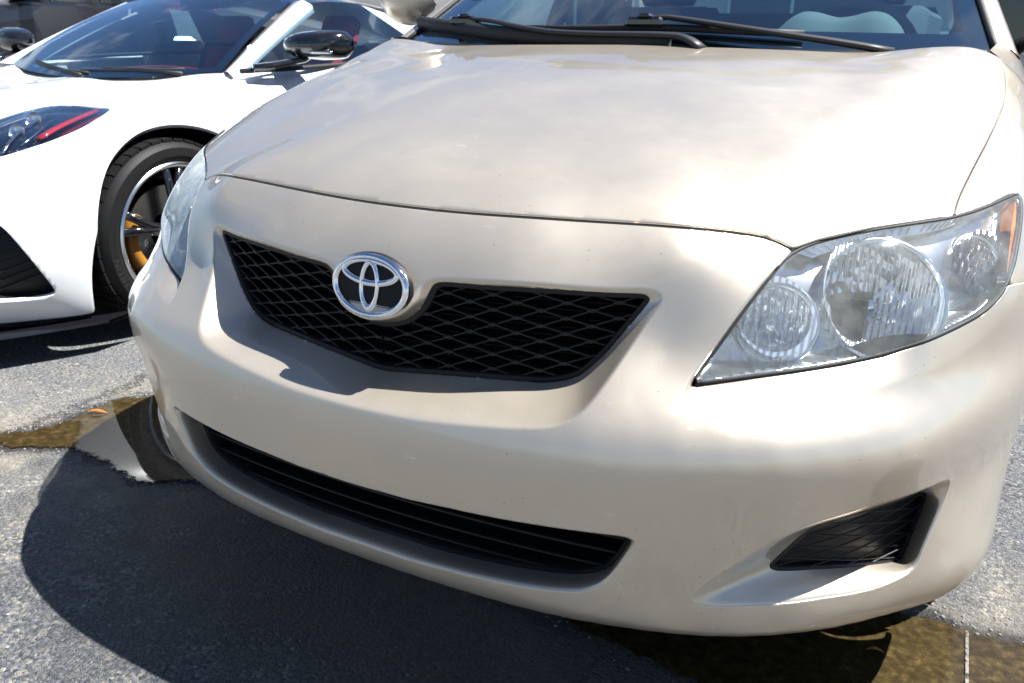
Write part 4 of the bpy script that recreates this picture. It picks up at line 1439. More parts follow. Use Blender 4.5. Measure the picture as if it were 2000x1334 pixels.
# pillars, roof, doors
cab = MB()
def sect(y):  # greenhouse half width at the waist and roof
    return .80
WAIST = lambda y: .925 + .035*(y-1.3)/2.2
for s_ in (-1, 1):
    ap = MB()
    A0 = [np.array([s_*(hw(v)+.004), scr(hw(v), v)[1]+.0, scr(hw(v), v)[2]+.006]) for v in np.linspace(-.05, 1, 14)]
    A1 = [np.array([s_*(hw(v)+.045-.006*v), scr(hw(v), v)[1]+.055, scr(hw(v), v)[2]+.004]) for v in np.linspace(-.05, 1, 14)]
    A2 = [np.array([s_*(hw(v)+.062-.012*v), scr(hw(v), v)[1]+.13+.05*v, scr(hw(v), v)[2]-.03]) for v in np.linspace(-.05, 1, 14)]
    Am = [a*.5+b*.5+np.array([0, -.012, .014]) for a, b in zip(A0, A1)]
    ap.sheet(np.array([A0, Am, A1, A2]))
    ap.build("a_pillar", PAINT, sedan, sharp=None)
    sl_ = MB().tube([np.array([s_*(hw(v)+.004), scr(hw(v), v)[1]-.002, scr(hw(v), v)[2]+.002]) for v in np.linspace(-.02, 1, 14)], .006, 6)
    sl_.build("screen_seal", RUBBER, sedan, sharp=None)
    # wing top between bonnet and pillar
    e0_ = resample(chaikin(np.array([(.735, 1.113, .981), (.765, 1.160, .962), (.793, 1.205, .935), (.832, 1.272, .880)]), 2), 9)
    e1_ = resample(chaikin(np.array([(.750, 1.246, .9925), (.782, 1.290, .990), (.808, 1.345, .965), (.842, 1.40, .900)]), 2), 9)
    wt = MB().sheet(np.array([[(e0_[i]*(1-b) + e1_[i]*b + np.array([.004, 0, .006])*math.sin(math.pi*b))*np.array([s_, 1, 1]) for b in np.linspace(0, 1, 6)] for i in range(9)]))
    wt.build("fender_top", PAINT, sedan, sharp=None)
    # doors: front and rear
    for (y0, y1, nm) in ((1.287, 2.28, "door"), (2.288, 3.10, "door")):
        g = []
        for z, x in ((.27, .855), (.33, .872), (.45, .880), (.60, .884), (.70, .884), (.80, .872), (.88, .845), (.925, .815)):
            g.append([(s_*x, y, z + (.035*(y-1.3)/2.2 if z > .85 else 0)) for y in np.linspace(y0, y1, 8)])
        d = MB().sheet(np.array(g)).build(nm, PAINT, sedan, sharp=None)
        hb = MB().box((min(s_*.874, s_*.905), y1-.26, .775), (max(s_*.874, s_*.905), y1-.06, .805), bev=.008)
        hb.build("door_handle", PAINT, d, sharp=40)
        # side glass
        if y0 < 2:
            q = [(s_*.800, 1.46, .96), (s_*.795, 2.24, .955), (s_*.625, 2.24, 1.385), (s_*.632, 1.97, 1.375)]
        else:
            q = [(s_*.795, 2.33, .955), (s_*.790, 3.06, .965), (s_*.655, 2.98, 1.30), (s_*.625, 2.80, 1.375), (s_*.625, 2.33, 1.385)]
        MB().add(q, [tuple(range(len(q)))]).build("side_window", GLASS, d, sharp=None)
    bp = MB().prism([(s_*.806, 2.23, .93), (s_*.806, 2.34, .93), (s_*.632, 2.34, 1.40), (s_*.632, 2.23, 1.40)], (-s_*.03, 0, 0))
    bp.build("b_pillar", BLACKG, sedan, smooth=False, sharp=None)
    rl = MB().tube([(s_*.63, 1.93, 1.385), (s_*.62, 2.1, 1.405), (s_*.62, 2.8, 1.40), (s_*.65, 3.1, 1.29), (s_*.72, 3.5, 1.06)], [.03, .035, .04, .05, .06], 8)
    rl.build("roof_rail", PAINT, sedan, sharp=None)
    # rear quarter
    g = []
    for z, x in ((.27, .84), (.45, .872), (.60, .88), (.70, .88), (.80, .87), (.90, .84), (.97, .80)):
        g.append([(s_*(x - .16*max(0, (y-3.9)/.6)**2), y, z) for y in np.linspace(3.105, 4.47, 10)])
    MB().sheet(np.array(g)).build("rear_quarter", PAINT, sedan, sharp=None)
    MB().box((min(s_*.70, s_*.86), 1.30, .19), (max(s_*.70, s_*.86), 3.1, .275), bev=.02).build("sill", PAINT, sedan, sharp=40)
    # door mirror
    cx = s_*.965
    mm = MB()
    sec = []
    for t, (ry, rz, oy) in zip(np.linspace(-1, 1, 9), [(.02, .03, .0), (.055, .062, 0), (.072, .078, 0), (.078, .085, 0), (.078, .087, 0), (.075, .085, 0), (.068, .078, 0), (.05, .06, 0), (.018, .02, 0)]):
        sec.append([(cx + t*.105, 1.585 - ry*math.cos(a)*1.0, 1.118 + rz*math.sin(a)*(1.0)) for a in np.linspace(-math.pi*.52, math.pi*.52, 12)] )
    mm.sheet(np.array(sec))
    mr = mm.build("wing_mirror", PAINT, sedan, sharp=None)
    MB().box((-.085, 0, -.062), (.085, .006, .066), at=(cx, 1.583, 1.118), bev=.003).build("mirror_glass", CHROME, mr, sharp=30)
    MB().tube([(s_*.80, 1.56, .985), (s_*.86, 1.565, 1.02), (s_*.90, 1.58, 1.05)], [.035, .028, .03], 8, sq=(1, .6)).build("mirror_arm", BLACK, mr, sharp=None)
rf = MB().sheet(np.array([[(x*.60, y, z - .045*abs(x)**2.2) for x in np.linspace(-1, 1, 14)] for y, z in ((1.85, 1.425), (2.0, 1.452), (2.3, 1.468), (2.7, 1.462), (2.95, 1.43), (3.1, 1.38))]))
rf.build("roof", PAINT, sedan, sharp=None)
MB().sheet(np.array([[(x*(.60+.10*v), 3.08+.55*v, 1.385-.33*v-.02*x*x) for x in np.linspace(-1, 1, 10)] for v in np.linspace(0, 1, 6)])).build("rear_window", GLASS, sedan, sharp=None)
MB().sheet(np.array([[(x*.80, y, z-.03*abs(x)**2) for x in np.linspace(-1, 1, 10)] for y, z in ((3.60, 1.06), (3.8, 1.055), (4.2, 1.05), (4.40, 1.03), (4.49, .95), (4.50, .7), (4.47, .35))])).build("trunk", PAINT, sedan, sharp=40)
# dark structure inside the nose and under the floor
und = MB()
und.box((-.62, .30, .26), (.62, 1.0, .66)); und.box((-.78, 1.25, .20), (.78, 4.3, .34)); und.box((-.72, 1.00, .30), (.72, 1.06, .93))
und.build("underbody", VOID, sedan, smooth=False, sharp=None)
for s_ in (-1, 1):
    for yc in (.89, 3.49):
        wl_ = MB()
        G = [[(s_*x, yc + .345*math.cos(a), .32 + .345*math.sin(a)) for a in np.linspace(-.35, math.pi+.35, 24)] for x in (.55, .845)]
        wl_.sheet(np.array(G)); wl_.build("wheel_liner", VOID, sedan, sharp=None)
        # wheel
        Rw, W = .316, .205
        pr = [(.205, -.5*W+.012), (.225, -.5*W+.002), (.27, -.5*W-.004), (.298, -.5*W+.004), (.311, -.5*W+.022), (.316, -.5*W+.040), (.3165, 0), (.316, .5*W-.040), (.311, .5*W-.022), (.298, .5*W-.004), (.27, .5*W+.004), (.225, .5*W-.002), (.205, .5*W-.012)]
        ty = MB().lathe(pr, (s_*.763, yc, .316), (s_, 0, 0), 64)
        wh = ty.build("wheel", RUBBER, sedan, sharp=40)
        tr = MB()
        for k in range(56):
            a = 2*math.pi*k/56
            for side in (-1, 1):
                ca, sa = math.cos(a), math.sin(a); 
                R_ = Matrix(((1, 0, 0), (0, ca, -sa), (0, sa, ca)))
                tr.box((-.030, -.0150, .312), (.030, .0150, .3178), R=R_, at=(s_*.763 + side*.066, yc, .316))
            tr.box((-.020, -.015, .312), (.020, .015, .3178), R=Matrix(((1, 0, 0), (0, math.cos(a+.05), -math.sin(a+.05)), (0, math.sin(a+.05), math.cos(a+.05)))), at=(s_*.763, yc, .316))
        tag(tr.build("tread_block", RUBBER, wh, smooth=False, sharp=None), kind="stuff")
        rm = MB().lathe([(.205, -.09), (.195, -.02), (.19, .05), (.208, .088), (.20, .094), (.185, .075), (.17, .06)], (s_*.763, yc, .316), (s_, 0, 0), 48)
        for k in range(7):
            a = 2*math.pi*k/7
            d_ = np.array([0, math.cos(a), math.sin(a)]); o_ = np.array([s_*(.763+.065), yc, .316])
            rm.tube([o_ + d_*.04, o_ + d_*.12 + np.array([s_*.012, 0, 0]), o_ + d_*.19], [.03, .022, .026], 8, sq=(1, .5), up=(1, 0, 0))
        rm.lathe([(.0001, .085), (.05, .08), (.055, .05)], (s_*.763, yc, .316), (s_, 0, 0), 24)
        rm.build("rim", ALLOY, wh, sharp=35)
# interior
da = MB()
da.sheet(np.array([[(x, y + .10*(x/.66)**2*(1-v), z) for x in np.linspace(-.72, .72, 24)] for v, y, z in ((0, 1.10, .975), (.3, 1.28, .995), (.6, 1.45, 1.005), (.8, 1.56, .995), (1, 1.62, .93), (1, 1.63, .70))]))
da.build("dashboard", DASHD, sedan, sharp=None)
bi = MB()
g = []
for v, (y, s1) in zip(np.linspace(0, 1, 5), ((1.33, .0), (1.36, .70), (1.43, .97), (1.52, 1.0), (1.57, .8))):
    row = []
    for a in np.linspace(-1, 1, 33):
        h = (1-abs(a)**6)*(.80 + .20*math.exp(-((abs(a)-.5)/.30)**2))
        row.append((.41 + a*.165, y, .985 + .085*h*s1))
    g.append(row)
bi.sheet(np.array(g)); bi.build("instrument_hood", DASH, sedan, sharp=None)
st_ = MB()
cs = np.array([.40, 1.76, .935]); ax_ = np.array([0, -.90, .43])
u = np.array([1., 0, 0]); v = np.cross(ax_, u)
st_.tube([cs + .188*(math.cos(t)*u + math.sin(t)*v) for t in np.linspace(0, 2*math.pi, 40, endpoint=False)], .016, 8, closed=True, up=tuple(ax_))
for t in (0.1, math.pi-.1, math.pi*1.5): st_.tube([cs, cs + .18*(math.cos(t)*u + math.sin(t)*v)], .022, 6)
st_.lathe([(.0001, .03), (.06, .025), (.075, 0), (.07, -.03)], cs, ax_, 20)
st_.build("steering_wheel", DASH, sedan, sharp=None)
for s_ in (-1, 1):
    se = MB()
    se.box((s_*.39-.25, 1.95, .45), (s_*.39+.25, 2.45, .60), bev=.05)
    R_ = Matrix.Rotation(math.radians(-18), 3, 'X')
    se.box((-.24, -.06, 0), (.24, .06, .60), R=R_, at=(s_*.39, 2.42, .55), bev=.045)
    st0 = se.build("seat", SEATM, sedan, sharp=40)
    MB().box((-.13, -.05, 0), (.13, .05, .18), R=R_, at=(s_*.39, 2.62, 1.14), bev=.04).build("headrest", SEATM, st0, sharp=40)
MB().box((-.62, 2.95, .50), (.62, 3.10, 1.12), bev=.05).build("rear_bench", SEATM, sedan, sharp=40)
CP2=[
(0,.10,.14),(0,.03,.19),(0,.0,.28),(0,.01,.38),(0,.05,.47),(0,.13,.55),(0,.28,.62),(0,.5,.685),(0,.8,.74),(0,1.1,.79),(0,1.4,.83),
(.35,.14,.14),(.35,.07,.19),(.35,.04,.28),(.35,.05,.38),(.35,.10,.47),(.35,.18,.55),(.35,.33,.62),(.35,.55,.685),(.35,.85,.735),(.35,1.1,.78),(.35,1.45,.84),
(.65,.27,.14),(.65,.19,.20),(.65,.16,.28),(.65,.18,.38),(.65,.24,.48),(.65,.33,.56),(.65,.48,.63),(.65,.7,.70),(.65,.95,.745),(.65,1.2,.785),(.65,1.5,.855),
(.82,.44,.13),(.82,.37,.20),(.82,.34,.28),(.82,.36,.38),(.82,.42,.48),(.82,.52,.57),(.82,.66,.65),(.82,.83,.715),(.82,1.03,.755),(.82,1.3,.795),(.82,1.6,.85),
(.91,.56,.13),(.915,.52,.20),(.92,.50,.30),(.92,.52,.40),(.915,.60,.51),(.905,.72,.60),(.90,.86,.675),(.895,1.03,.72),(.895,1.25,.745),(.895,1.6,.80),
(.945,.66,.14),(.955,.66,.25),(.96,.67,.38),(.958,.75,.50),(.955,.88,.60),(.95,1.02,.665),(.95,1.25,.69),(.945,1.6,.74),
(.955,.9,.2),(.966,1.0,.45),(.966,1.02,.58),(.966,1.3,.58),(.96,1.45,.40),(.955,1.45,.20),(.955,1.7,.62),(.95,2.0,.3),(.95,2.0,.6),(.945,2.0,.74),(.92,2.0,.83),(.955,2.5,.3),(.955,2.5,.6),(.945,2.5,.76),(.90,2.5,.88),
]
O2=(-2.60,.17,0)
V_HEAD = [(0.3569, -0.2743), (0.3176, -0.206), (0.3197, -0.1706), (0.3229, -0.1326), (0.3235, -0.0773), (0.4036, -0.0475), (0.6007, -0.0308), (0.6135, -0.0678), (0.6047, -0.1042), (0.5947, -0.1275), (0.5602, -0.1679), (0.5148, -0.2027), (0.4784, -0.2267), (0.4241, -0.2578)]
V_MOUTH = [(0.4002, -0.3263), (0.4778, -0.3226), (0.5306, -0.348), (0.5576, -0.3748), (0.5915, -0.4209), (0.6226, -0.4823), (0.6152, -0.4938), (0.577, -0.5001), (0.529, -0.5001), (0.4395, -0.4951), (0.391, -0.4613)]

# ------------------------------------------------------------------ white sports car parked alongside
VE = empty("sports_car", (-2.60, .17, 0))
tag(VE, "white mid-engine sports car with black wheels and amber brake calipers, parked beside the sedan", "car")
VB = Body(CP2, (0, 1.9, .35), 25, lam=6e-4)
v_head = chaikin(np.array(V_HEAD), 2, True); v_mouth = chaikin(np.array(V_MOUTH), 2, True)
bb = lambda p: (p[:, 0].min()-.03, p[:, 0].max()+.03, p[:, 1].min()-.03, p[:, 1].max()+.03)
wsy = lambda x: 1.335 + .36*x*x
def v_arch(P):
    R_ = .374 + .28*np.clip(.40-P[:, 2], 0, 1)
    R_ = np.where(P[:, 1] > 1.01, .374, R_)
    f = R_ - np.hypot(P[:, 1]-.992, P[:, 2]-.327)
    return np.where(np.abs(P[:, 0]) > .5, f, -1)
def F_vbody(st):
    P = VB.P(st)
    f = np.maximum(P[:, 1] - wsy(P[:, 0]), .135 - P[:, 2])
    f = np.where(np.abs(P[:, 0]) > .80, np.maximum(P[:, 1]-1.395, .135-P[:, 2]), f)
    f = np.maximum(f, v_arch(P))/1.5
    f = np.maximum(f, -sdf(st, v_head, .2)); f = np.maximum(f, -sdf(st, v_mouth, .2))
    return f
def F_vdoor(st):
    P = VB.P(st)
    f = np.maximum(1.400 - P[:, 1], P[:, 1] - 2.46)
    f = np.maximum(f, np.maximum(.16 - P[:, 2], P[:, 2] - (.855 + .03*(P[:, 1]-1.5))))
    return f/1.5
panel("front_body", VB, F_vbody, (0, 1.7, -.6, 1.25), .0075, VB.r, WHITE, VE)
for sd in (1, -1):
    vd = panel("door", VB, F_vdoor, (.5, 2.1, -.6, 1.5), .010, VB.r, WHITE, VE, mirror=False, side=sd)
    sg = np.array([sd, 1., 1.])
    # headlamp
    vh = panel("headlight", VB, lambda st: sdf(st, v_head) + .003, bb(v_head), .007, lambda st: VB.r(st) - .002, LENSV, VE, mirror=False, side=sd, depth=.008)
    panel("lamp_housing", VB, lambda st: sdf(st, v_head) - .001, bb(v_head), .008, lambda st: VB.r(st) - .035 + .028*np.exp(-np.maximum(-sdf(st, v_head), 0)/.006), BLACKG, vh, mirror=False, side=sd)
    hc = v_head.mean(0)
    to2 = lambda xy: VB.to_st(np.array([(x, y, np.interp(y, [.3, .95], [.60, .75])) for x, y in np.atleast_2d(xy)]))[0]
    hp = lambda xy, off: hp_(to2(xy), off)
    hp_ = lambda st, off: VB.P(np.atleast_2d(st), VB.r(np.atleast_2d(st)) - off)
    for pts_, w_, mt, nm in (([(.699, .653, .668), (.684, .711, .688), (.671, .779, .707), (.652, .852, .722), (.623, .928, .735)], .017, RED, "marker_lamp"),
                             ([(.676, .539, .633), (.618, .621, .672), (.562, .716, .702), (.516, .835, .727)], .007, SILVER, "light_bar"),
                             ([(.493, .591, .677), (.474, .675, .697), (.427, .790, .719), (.429, .887, .735)], .006, SILVER, "light_bar"),
                             ([(.687, .597, .652), (.662, .671, .680), (.600, .773, .712)], .005, SILVER, "light_bar")):
        MB().tube(chaikin(np.array(pts_)*sg, 2), w_, 8, sq=(1, .45), up=(0, -.5, 1)).build(nm, mt, vh, sharp=None)
    for c_ in ((.60, .655), (.545, .76)):
        st_c = to2(np.array(c_)); p = hp_(st_c, .026)[0]*sg
        MB().lathe([(.030, .012), (.027, .006), (.016, -.004), (.0001, -.006)], p, VB.dirs(st_c)[0]*sg*.5 + np.array([0, -.6, .3]), 20).build("lamp_projector", REFL, vh, sharp=None)
    # side air inlet of the bumper: recessed black mesh
    vi = panel("air_inlet", VB, lambda st: sdf(st, v_mouth) - .001, bb(v_mouth), .008, lambda st: VB.r(st) - .055, BLACK, VE, mirror=False, side=sd)
    m_ = resample(v_mouth, 80, True)
    r0_ = VB.P(m_, VB.r(m_) - .001)*sg; r1_ = VB.P(inset(m_, .006), VB.r(m_) - .058)*sg
    MB().sheet(np.array([np.vstack([r0_, r0_[:1]]), np.vstack([r1_, r1_[:1]])])).build("inlet_wall", BLACK, vi, sharp=None)
    ctr_m = v_mouth.mean(0)
    for k in range(9):
        t0 = v_mouth[:, 1].min() + (k+1)/10*(v_mouth[:, 1].max()-v_mouth[:, 1].min())
        xs_ = np.linspace(v_mouth[:, 0].min(), v_mouth[:, 0].max(), 120); q = np.stack([xs_, t0 + .45*(xs_-ctr_m[0])], 1)
        q = q[sdf(q, v_mouth) < -.006]
        if len(q) < 12: continue
        MB().tube(VB.P(q[::5], VB.r(q[::5]) - .05)*sg, .004, 4).build("inlet_bar", BLACK, vi, smooth=False, sharp=None)
    # mirror on its stalk
    R_ = Matrix.Rotation(math.radians(sd*14), 3, 'Z')
    sec = []
    for t, ry, rz in zip(np.linspace(-1, 1, 13), [.02, .065, .085, .097, .104, .108, .11, .11, .105, .097, .082, .055, .012], [.010, .028, .036, .041, .044, .046, .047, .048, .048, .047, .045, .040, .018]):
        sec.append([tuple(R_ @ Vector((t*.150*sd, (-ry if math.cos(a) > 0 else ry*.25)*abs(math.cos(a))**.75, 1.2*rz*math.copysign(abs(math.sin(a))**.75, math.sin(a)) + .004*t))) for a in np.linspace(-math.pi, math.pi, 25)])
    sec = np.array(sec) + np.array([sd*.965, 1.745, .962])
    vm = MB().sheet(sec).build("wing_mirror", BLACKG, VE, sharp=None)
    MB().tube([(sd*.83, 1.50, .872), (sd*.88, 1.56, .884), (sd*.93, 1.68, .905), (sd*.945, 1.71, .925)], [.030, .024, .020, .024], 10, sq=(1.2, .6)).build("mirror_stalk", BLACKG, vm, sharp=None)
    pl = [R_ @ Vector((a*sd, -.098 + .35*abs(a)**1.6*.6, -.022 + .006*a)) for a in np.linspace(.01, .105, 8)]
    MB().tube([(p.x + sd*.965, p.y + 1.735, p.z + .958) for p in pl], .005, 6).build("turn_repeater", SILVER, vm, sharp=None)
    # wheel
    wc = np.array([sd*.826, 1.01, .327])
    ax = np.array([sd, 0, 0])
    for yc in (1.01, 3.73):
        wc = np.array([sd*(.826 if yc < 2 else .80), yc - (.050 if yc < 2 else 0), .327 if yc < 2 else .347])
        Rt = wc[2]; W = .245 if yc < 2 else .30
        h = W/2
        ty = MB().lathe([(.248, -h+.02), (.27, -h), (.30, -h-.003), (Rt-.018, -h+.008), (Rt-.006, -h+.026), (Rt, -h+.05), (Rt, h-.05), (Rt-.006, h-.026), (Rt-.018, h-.008), (Rt-.022, h-.0045), (.30, h+.001), (.272, h+.002), (.268, h-.001), (.256, h-.004), (.248, h-.02)], wc, ax, 96)
        wh = ty.build("wheel", RUBBERV, VE, sharp=30)
        tb = MB()
        for k in range(44):
            a = 2*math.pi*k/44
            Rm = Matrix(((1, 0, 0), (0, math.cos(a), -math.sin(a)), (0, math.sin(a), math.cos(a))))
            for off, wd in ((-.085, .018), (-.045, .016), (0, .018), (.045, .016), (.085, .018)):
                tb.box((-wd, -.0200, Rt-.006), (wd, .0200, Rt+.0025), R=Rm, at=(wc[0]+off*W/.245, wc[1], wc[2]))
        tag(tb.build("tread_block", RUBBERV, wh, smooth=False, sharp=None), kind="stuff")
        lip = MB().lathe([(.248, h-.022), (.252, h-.006), (.247, h-.001), (.238, h-.004), (.232, h-.012), (.228, h-.03)], wc, ax, 96).build("rim_lip", ALLOYB, wh, sharp=35)
        br = MB().lathe([(.226, h-.03), (.220, -h+.03), (.12, -h+.02)], wc, ax, 64)
        br.build("rim_barrel", BLACKG, wh, sharp=None)
        for k in range(5):
            a = 2*math.pi*k/5 + .30
            for da_ in (-.13, .13):
                d0 = np.array([0, math.cos(a+da_*.5), math.sin(a+da_*.5)]); d1 = np.array([0, math.cos(a+da_), math.sin(a+da_)])
                MB().tube([wc + ax*(h-.035) + d0*.035, wc + ax*(h-.025) + d0*.12, wc + ax*(h-.018) + d1*.236], [.022, .016, .015], 8, sq=(1, .8), up=tuple(ax)).build("spoke", BLACKG, wh, sharp=None)
        MB().lathe([(.0001, h-.022), (.035, h-.024), (.04, h-.05)], wc, ax, 24).build("hub_cap", BLACKG, wh, sharp=30)
        MB().lathe([(.165, -.01), (.165, .012), (.07, .012), (.07, .0)], wc + ax*.03, ax, 48).build("brake_disc", ALLOY, wh, sharp=30)
        cp_ = MB()
        for a in np.linspace(math.radians(150), math.radians(215), 9):
            d_ = np.array([0, math.cos(a), math.sin(a)])
        arc = [wc + ax*.05 + .165*np.array([0, math.cos(a), math.sin(a)]) for a in np.linspace(math.radians(148), math.radians(216), 12)]
        cp_.tube(arc, .034, 8, sq=(.8, .9), up=tuple(ax))
        cp_.build("brake_caliper", CALIPER, wh, sharp=None)
        # raised tyre lettering
        if yc < 2:
            cu = bpy.data.curves.new("t", 'FONT'); cu.body = "MICHELIN"; cu.size = .030; cu.extrude = .0006; cu.align_x = 'CENTER'
            to = bpy.data.objects.new("t", cu); link(to)
            dg = bpy.context.evaluated_depsgraph_get(); dg.update()
            me = bpy.data.meshes.new_from_object(to.evaluated_get(dg))
            Vt = np.array([v.co[:] for v in me.vertices]); Ft = [tuple(p.vertices) for p in me.polygons]
            bpy.data.objects.remove(to); bpy.data.meshes.remove(me); bpy.data.curves.remove(cu)
            Vt[:, 0] *= 1.25
            for c0_ in (math.radians(203), math.radians(23)):
                rad_ = .277 + Vt[:, 1]; an = c0_ - Vt[:, 0]/.288
                Wv = wc + np.outer(h + .0018 + Vt[:, 2], ax) + np.stack([0*an, rad_*np.cos(an), rad_*np.sin(an)], 1)
                if sd < 0:
                    an = math.pi - an
                    Wv = wc + np.outer(h + .0018 + Vt[:, 2], ax) + np.stack([0*an, rad_*np.cos(an), rad_*np.sin(an)], 1)
                mk("tyre_lettering", Wv, Ft, LETTER, wh, smooth=False)
        wl_ = MB().sheet([[(sd*x, yc + .373*math.cos(a), .327 + .373*math.sin(a)) for a in np.linspace(-.55, math.pi+.55, 28)] for x in (.58, .90)])
        wl_.build("wheel_liner", VOID, VE, sharp=None)
        MB().add([(sd*.58, yc + .373*math.cos(a), .327 + .373*math.sin(a)) for a in np.linspace(-.55, math.pi+.55, 28)], [tuple(range(28))]).build("wheel_liner", VOID, VE, smooth=False, sharp=None)
    # pillar, side glass
    A0 = [np.array([sd*(.665 - .125*v), 1.50 + .58*v + .02*v*v, .853 + .315*v - .02*v*v]) for v in np.linspace(0, 1, 10)]
    A1 = [np.array([sd*(.775 - .150*v), 1.44 + .66*v + .02*v*v, .843 + .310*v - .02*v*v]) for v in np.linspace(0, 1, 10)]
    Am = [a*.5 + b*.5 + np.array([sd*.012, -.012, .012]) for a, b in zip(A0, A1)]
    A2 = [b + np.array([-sd*.03, .05, -.03]) for b in A1]
    MB().sheet(np.array([[a + np.array([-sd*.01, .03, -.03]) for a in A0], A0, Am, A1, A2])).build("a_pillar", WHITE, VE, sharp=None)
    MB().sheet(np.array([[(sd*(.69+.11*a), 1.33+.36*(.69+.11*a)**2 - .03 + .02*b, .825+.02*b+.01*a) for b in (0, 1)] for a in np.linspace(0, 1, 5)]))
    g = []
    for v in np.linspace(0, 1, 6):
        a_ = np.array([sd*(.745 - .15*v), 1.53 + .66*v, .858 + .295*v]); b_ = np.array([sd*(.845 - .24*v), 2.85 - .35*v, .905 + .255*v])
        g.append([a_*(1-q) + b_*q + np.array([sd*.012*math.sin(math.pi*q), 0, 0]) for q in np.linspace(0, 1, 8)])
    MB().sheet(np.array(g)).build("side_window", GLASSV, vd, sharp=None)
    MB().tube([(sd*.80, 1.46, .862), (sd*.87, 1.75, .872), (sd*.885, 2.1, .886), (sd*.875, 2.44, .897), (sd*.86, 2.86, .905)], .010, 6).build("waist_seal", RUBBER, vd, sharp=None)
    # rear body side
    g = []
    for z, x in ((.16, .94), (.35, .955), (.55, .965), (.70, .975), (.82, .955), (.92, .88), (.97, .78)):
        g.append([(sd*(x - .10*max(0, (y-4.1)/.5)**2 + .02*math.sin(max(0, min(1, (y-2.5)/1.4))*math.pi)), y, z) for y in np.linspace(2.465, 4.55, 12)])
    MB().sheet(np.array(g)).build("rear_body", WHITE, VE, sharp=None)
    MB().sheet(np.array([[(sd*(.85-.24*v), 2.86-.35*v+q*.8, .90+.25*v-.12*v*q) for q in np.linspace(0, 1, 5)] for v in np.linspace(0, 1, 4)])).build("c_pillar", WHITE, VE, sharp=None)
    # seats
    R2 = Matrix.Rotation(math.radians(-22), 3, 'X')
    se = MB().box((sd*.37-.24, 1.95, .22), (sd*.37+.24, 2.4, .36), bev=.05)
    se.box((-.23, -.06, 0), (.23, .06, .66), R=R2, at=(sd*.37, 2.36, .34), bev=.05)
    st1 = se.build("seat", BLACK, VE, sharp=40)
    MB().box((-.13, -.075, .08), (.13, -.05, .62), R=R2, at=(sd*.37, 2.36, .34), bev=.01).build("seat_insert", REDL, st1, sharp=40)
    MB().box((-.12, -.05, 0), (.12, .05, .17), R=R2, at=(sd*.37, 2.60, .94), bev=.04).build("headrest", REDL, st1, sharp=40)

# windscreen, roof, cabin
def vws(x, v):
    y0 = wsy(x) - .012; z0 = .822 + .085*x*x
    return np.array([x*(1-.19*v), y0 + (2.10-.05*x*x - y0)*v, z0 + (1.196 - .10*x*x - z0)*v + .035*math.sin(math.pi*v)*.6])
xs = np.linspace(-.675, .675, 25)
vw = MB().sheet(np.array([[vws(x, v) for x in xs] for v in np.linspace(0, 1, 12)])).build("windshield", GLASSV, VE, sharp=None)
vfr = MB().sheet(np.array([[vws(x, 0) - np.array([0, 0, .004]), vws(x, .055) - np.array([0, 0, .004])] for x in xs]))
for sd in (-1, 1):
    vfr.sheet(np.array([[vws(sd*.675, v) - np.array([0, 0, .004]), vws(sd*.63, v) - np.array([0, 0, .004])] for v in np.linspace(0, 1, 12)]))
vfr.build("screen_border", BLACKG, vw, sharp=None)
MB().sheet(np.array([[(x, wsy(x)-.045, .800+.05*x*x), (x, wsy(x)-.008, .816+.085*x*x), (x, wsy(x)+.03, .800)] for x in xs])).build("cowl_panel", BLACK, VE, sharp=None)
for arm, bl in (([(.02, 1.33, .828), (-.20, 1.375, .850), (-.45, 1.46, .872)], [(.05, 1.345, .838), (-.25, 1.375, .848), (-.58, 1.50, .873)]), ([(.52, 1.42, .845), (.30, 1.40, .856), (.10, 1.385, .852)], [(.50, 1.455, .862), (.25, 1.385, .852), (-.02, 1.365, .845)])):
    w_ = MB().tube(chaikin(np.array(arm), 2), .009, 8).build("wiper", BLACKW, VE, sharp=None)
    MB().tube(chaikin(np.array(bl), 2), .0065, 6).build("wiper_blade", RUBBER, w_, sharp=None)
MB().sheet(np.array([[(x*.56, y, z - .07*x*x) for x in np.linspace(-1, 1, 12)] for y, z in ((2.09, 1.20), (2.3, 1.228), (2.55, 1.23), (2.75, 1.215))])).build("roof", BLACKG, VE, sharp=None)
MB().sheet(np.array([[(x*(.56+.25*v), 2.75 + 1.8*v, 1.215 - .22*v - .07*x*x*(1-v)) for x in np.linspace(-1, 1, 10)] for v in np.linspace(0, 1, 6)])).build("engine_cover", WHITE, VE, sharp=None)
MB().sheet(np.array([[(x*.86, y, z) for x in np.linspace(-1, 1, 8)] for y, z in ((4.53, .99), (4.60, .95), (4.62, .75), (4.58, .40), (4.45, .2))])).build("rear_panel", WHITE, VE, sharp=30)
MB().sheet(np.array([[(x, y, z + .02*math.cos(x*4)) for x in np.linspace(-.70, .70, 20)] for y, z in ((1.36, .80), (1.50, .835), (1.70, .835), (1.82, .80), (1.85, .60))])).build("dashboard", DASHD, VE, sharp=None)
MB().tube([(x, 1.78 + .02*math.cos(x*4), .833 + .02*math.cos(x*4)) for x in np.linspace(-.66, .5, 24)], .006, 6).build("dash_stitching", RED, VE, sharp=None)
MB().box((-.10, 1.7, .25), (.10, 2.6, .62), bev=.04).build("centre_console", BLACK, VE, sharp=40)
vs_ = np.array([.37, 1.98, .80]); ax_ = np.array([0, -.92, .38]); u = np.array([1., 0, 0]); v = np.cross(ax_, u)
MB().tube([vs_ + .17*(math.cos(t)*u + math.sin(t)*v) for t in np.linspace(0, 2*math.pi, 32, endpoint=False)], .015, 8, closed=True, up=tuple(ax_)).build("steering_wheel", BLACK, VE, sharp=None)
MB().box((-.12, 2.02, 1.115), (.12, 2.06, 1.175), bev=.012).build("rear_view_mirror", BLACK, VE, sharp=40)
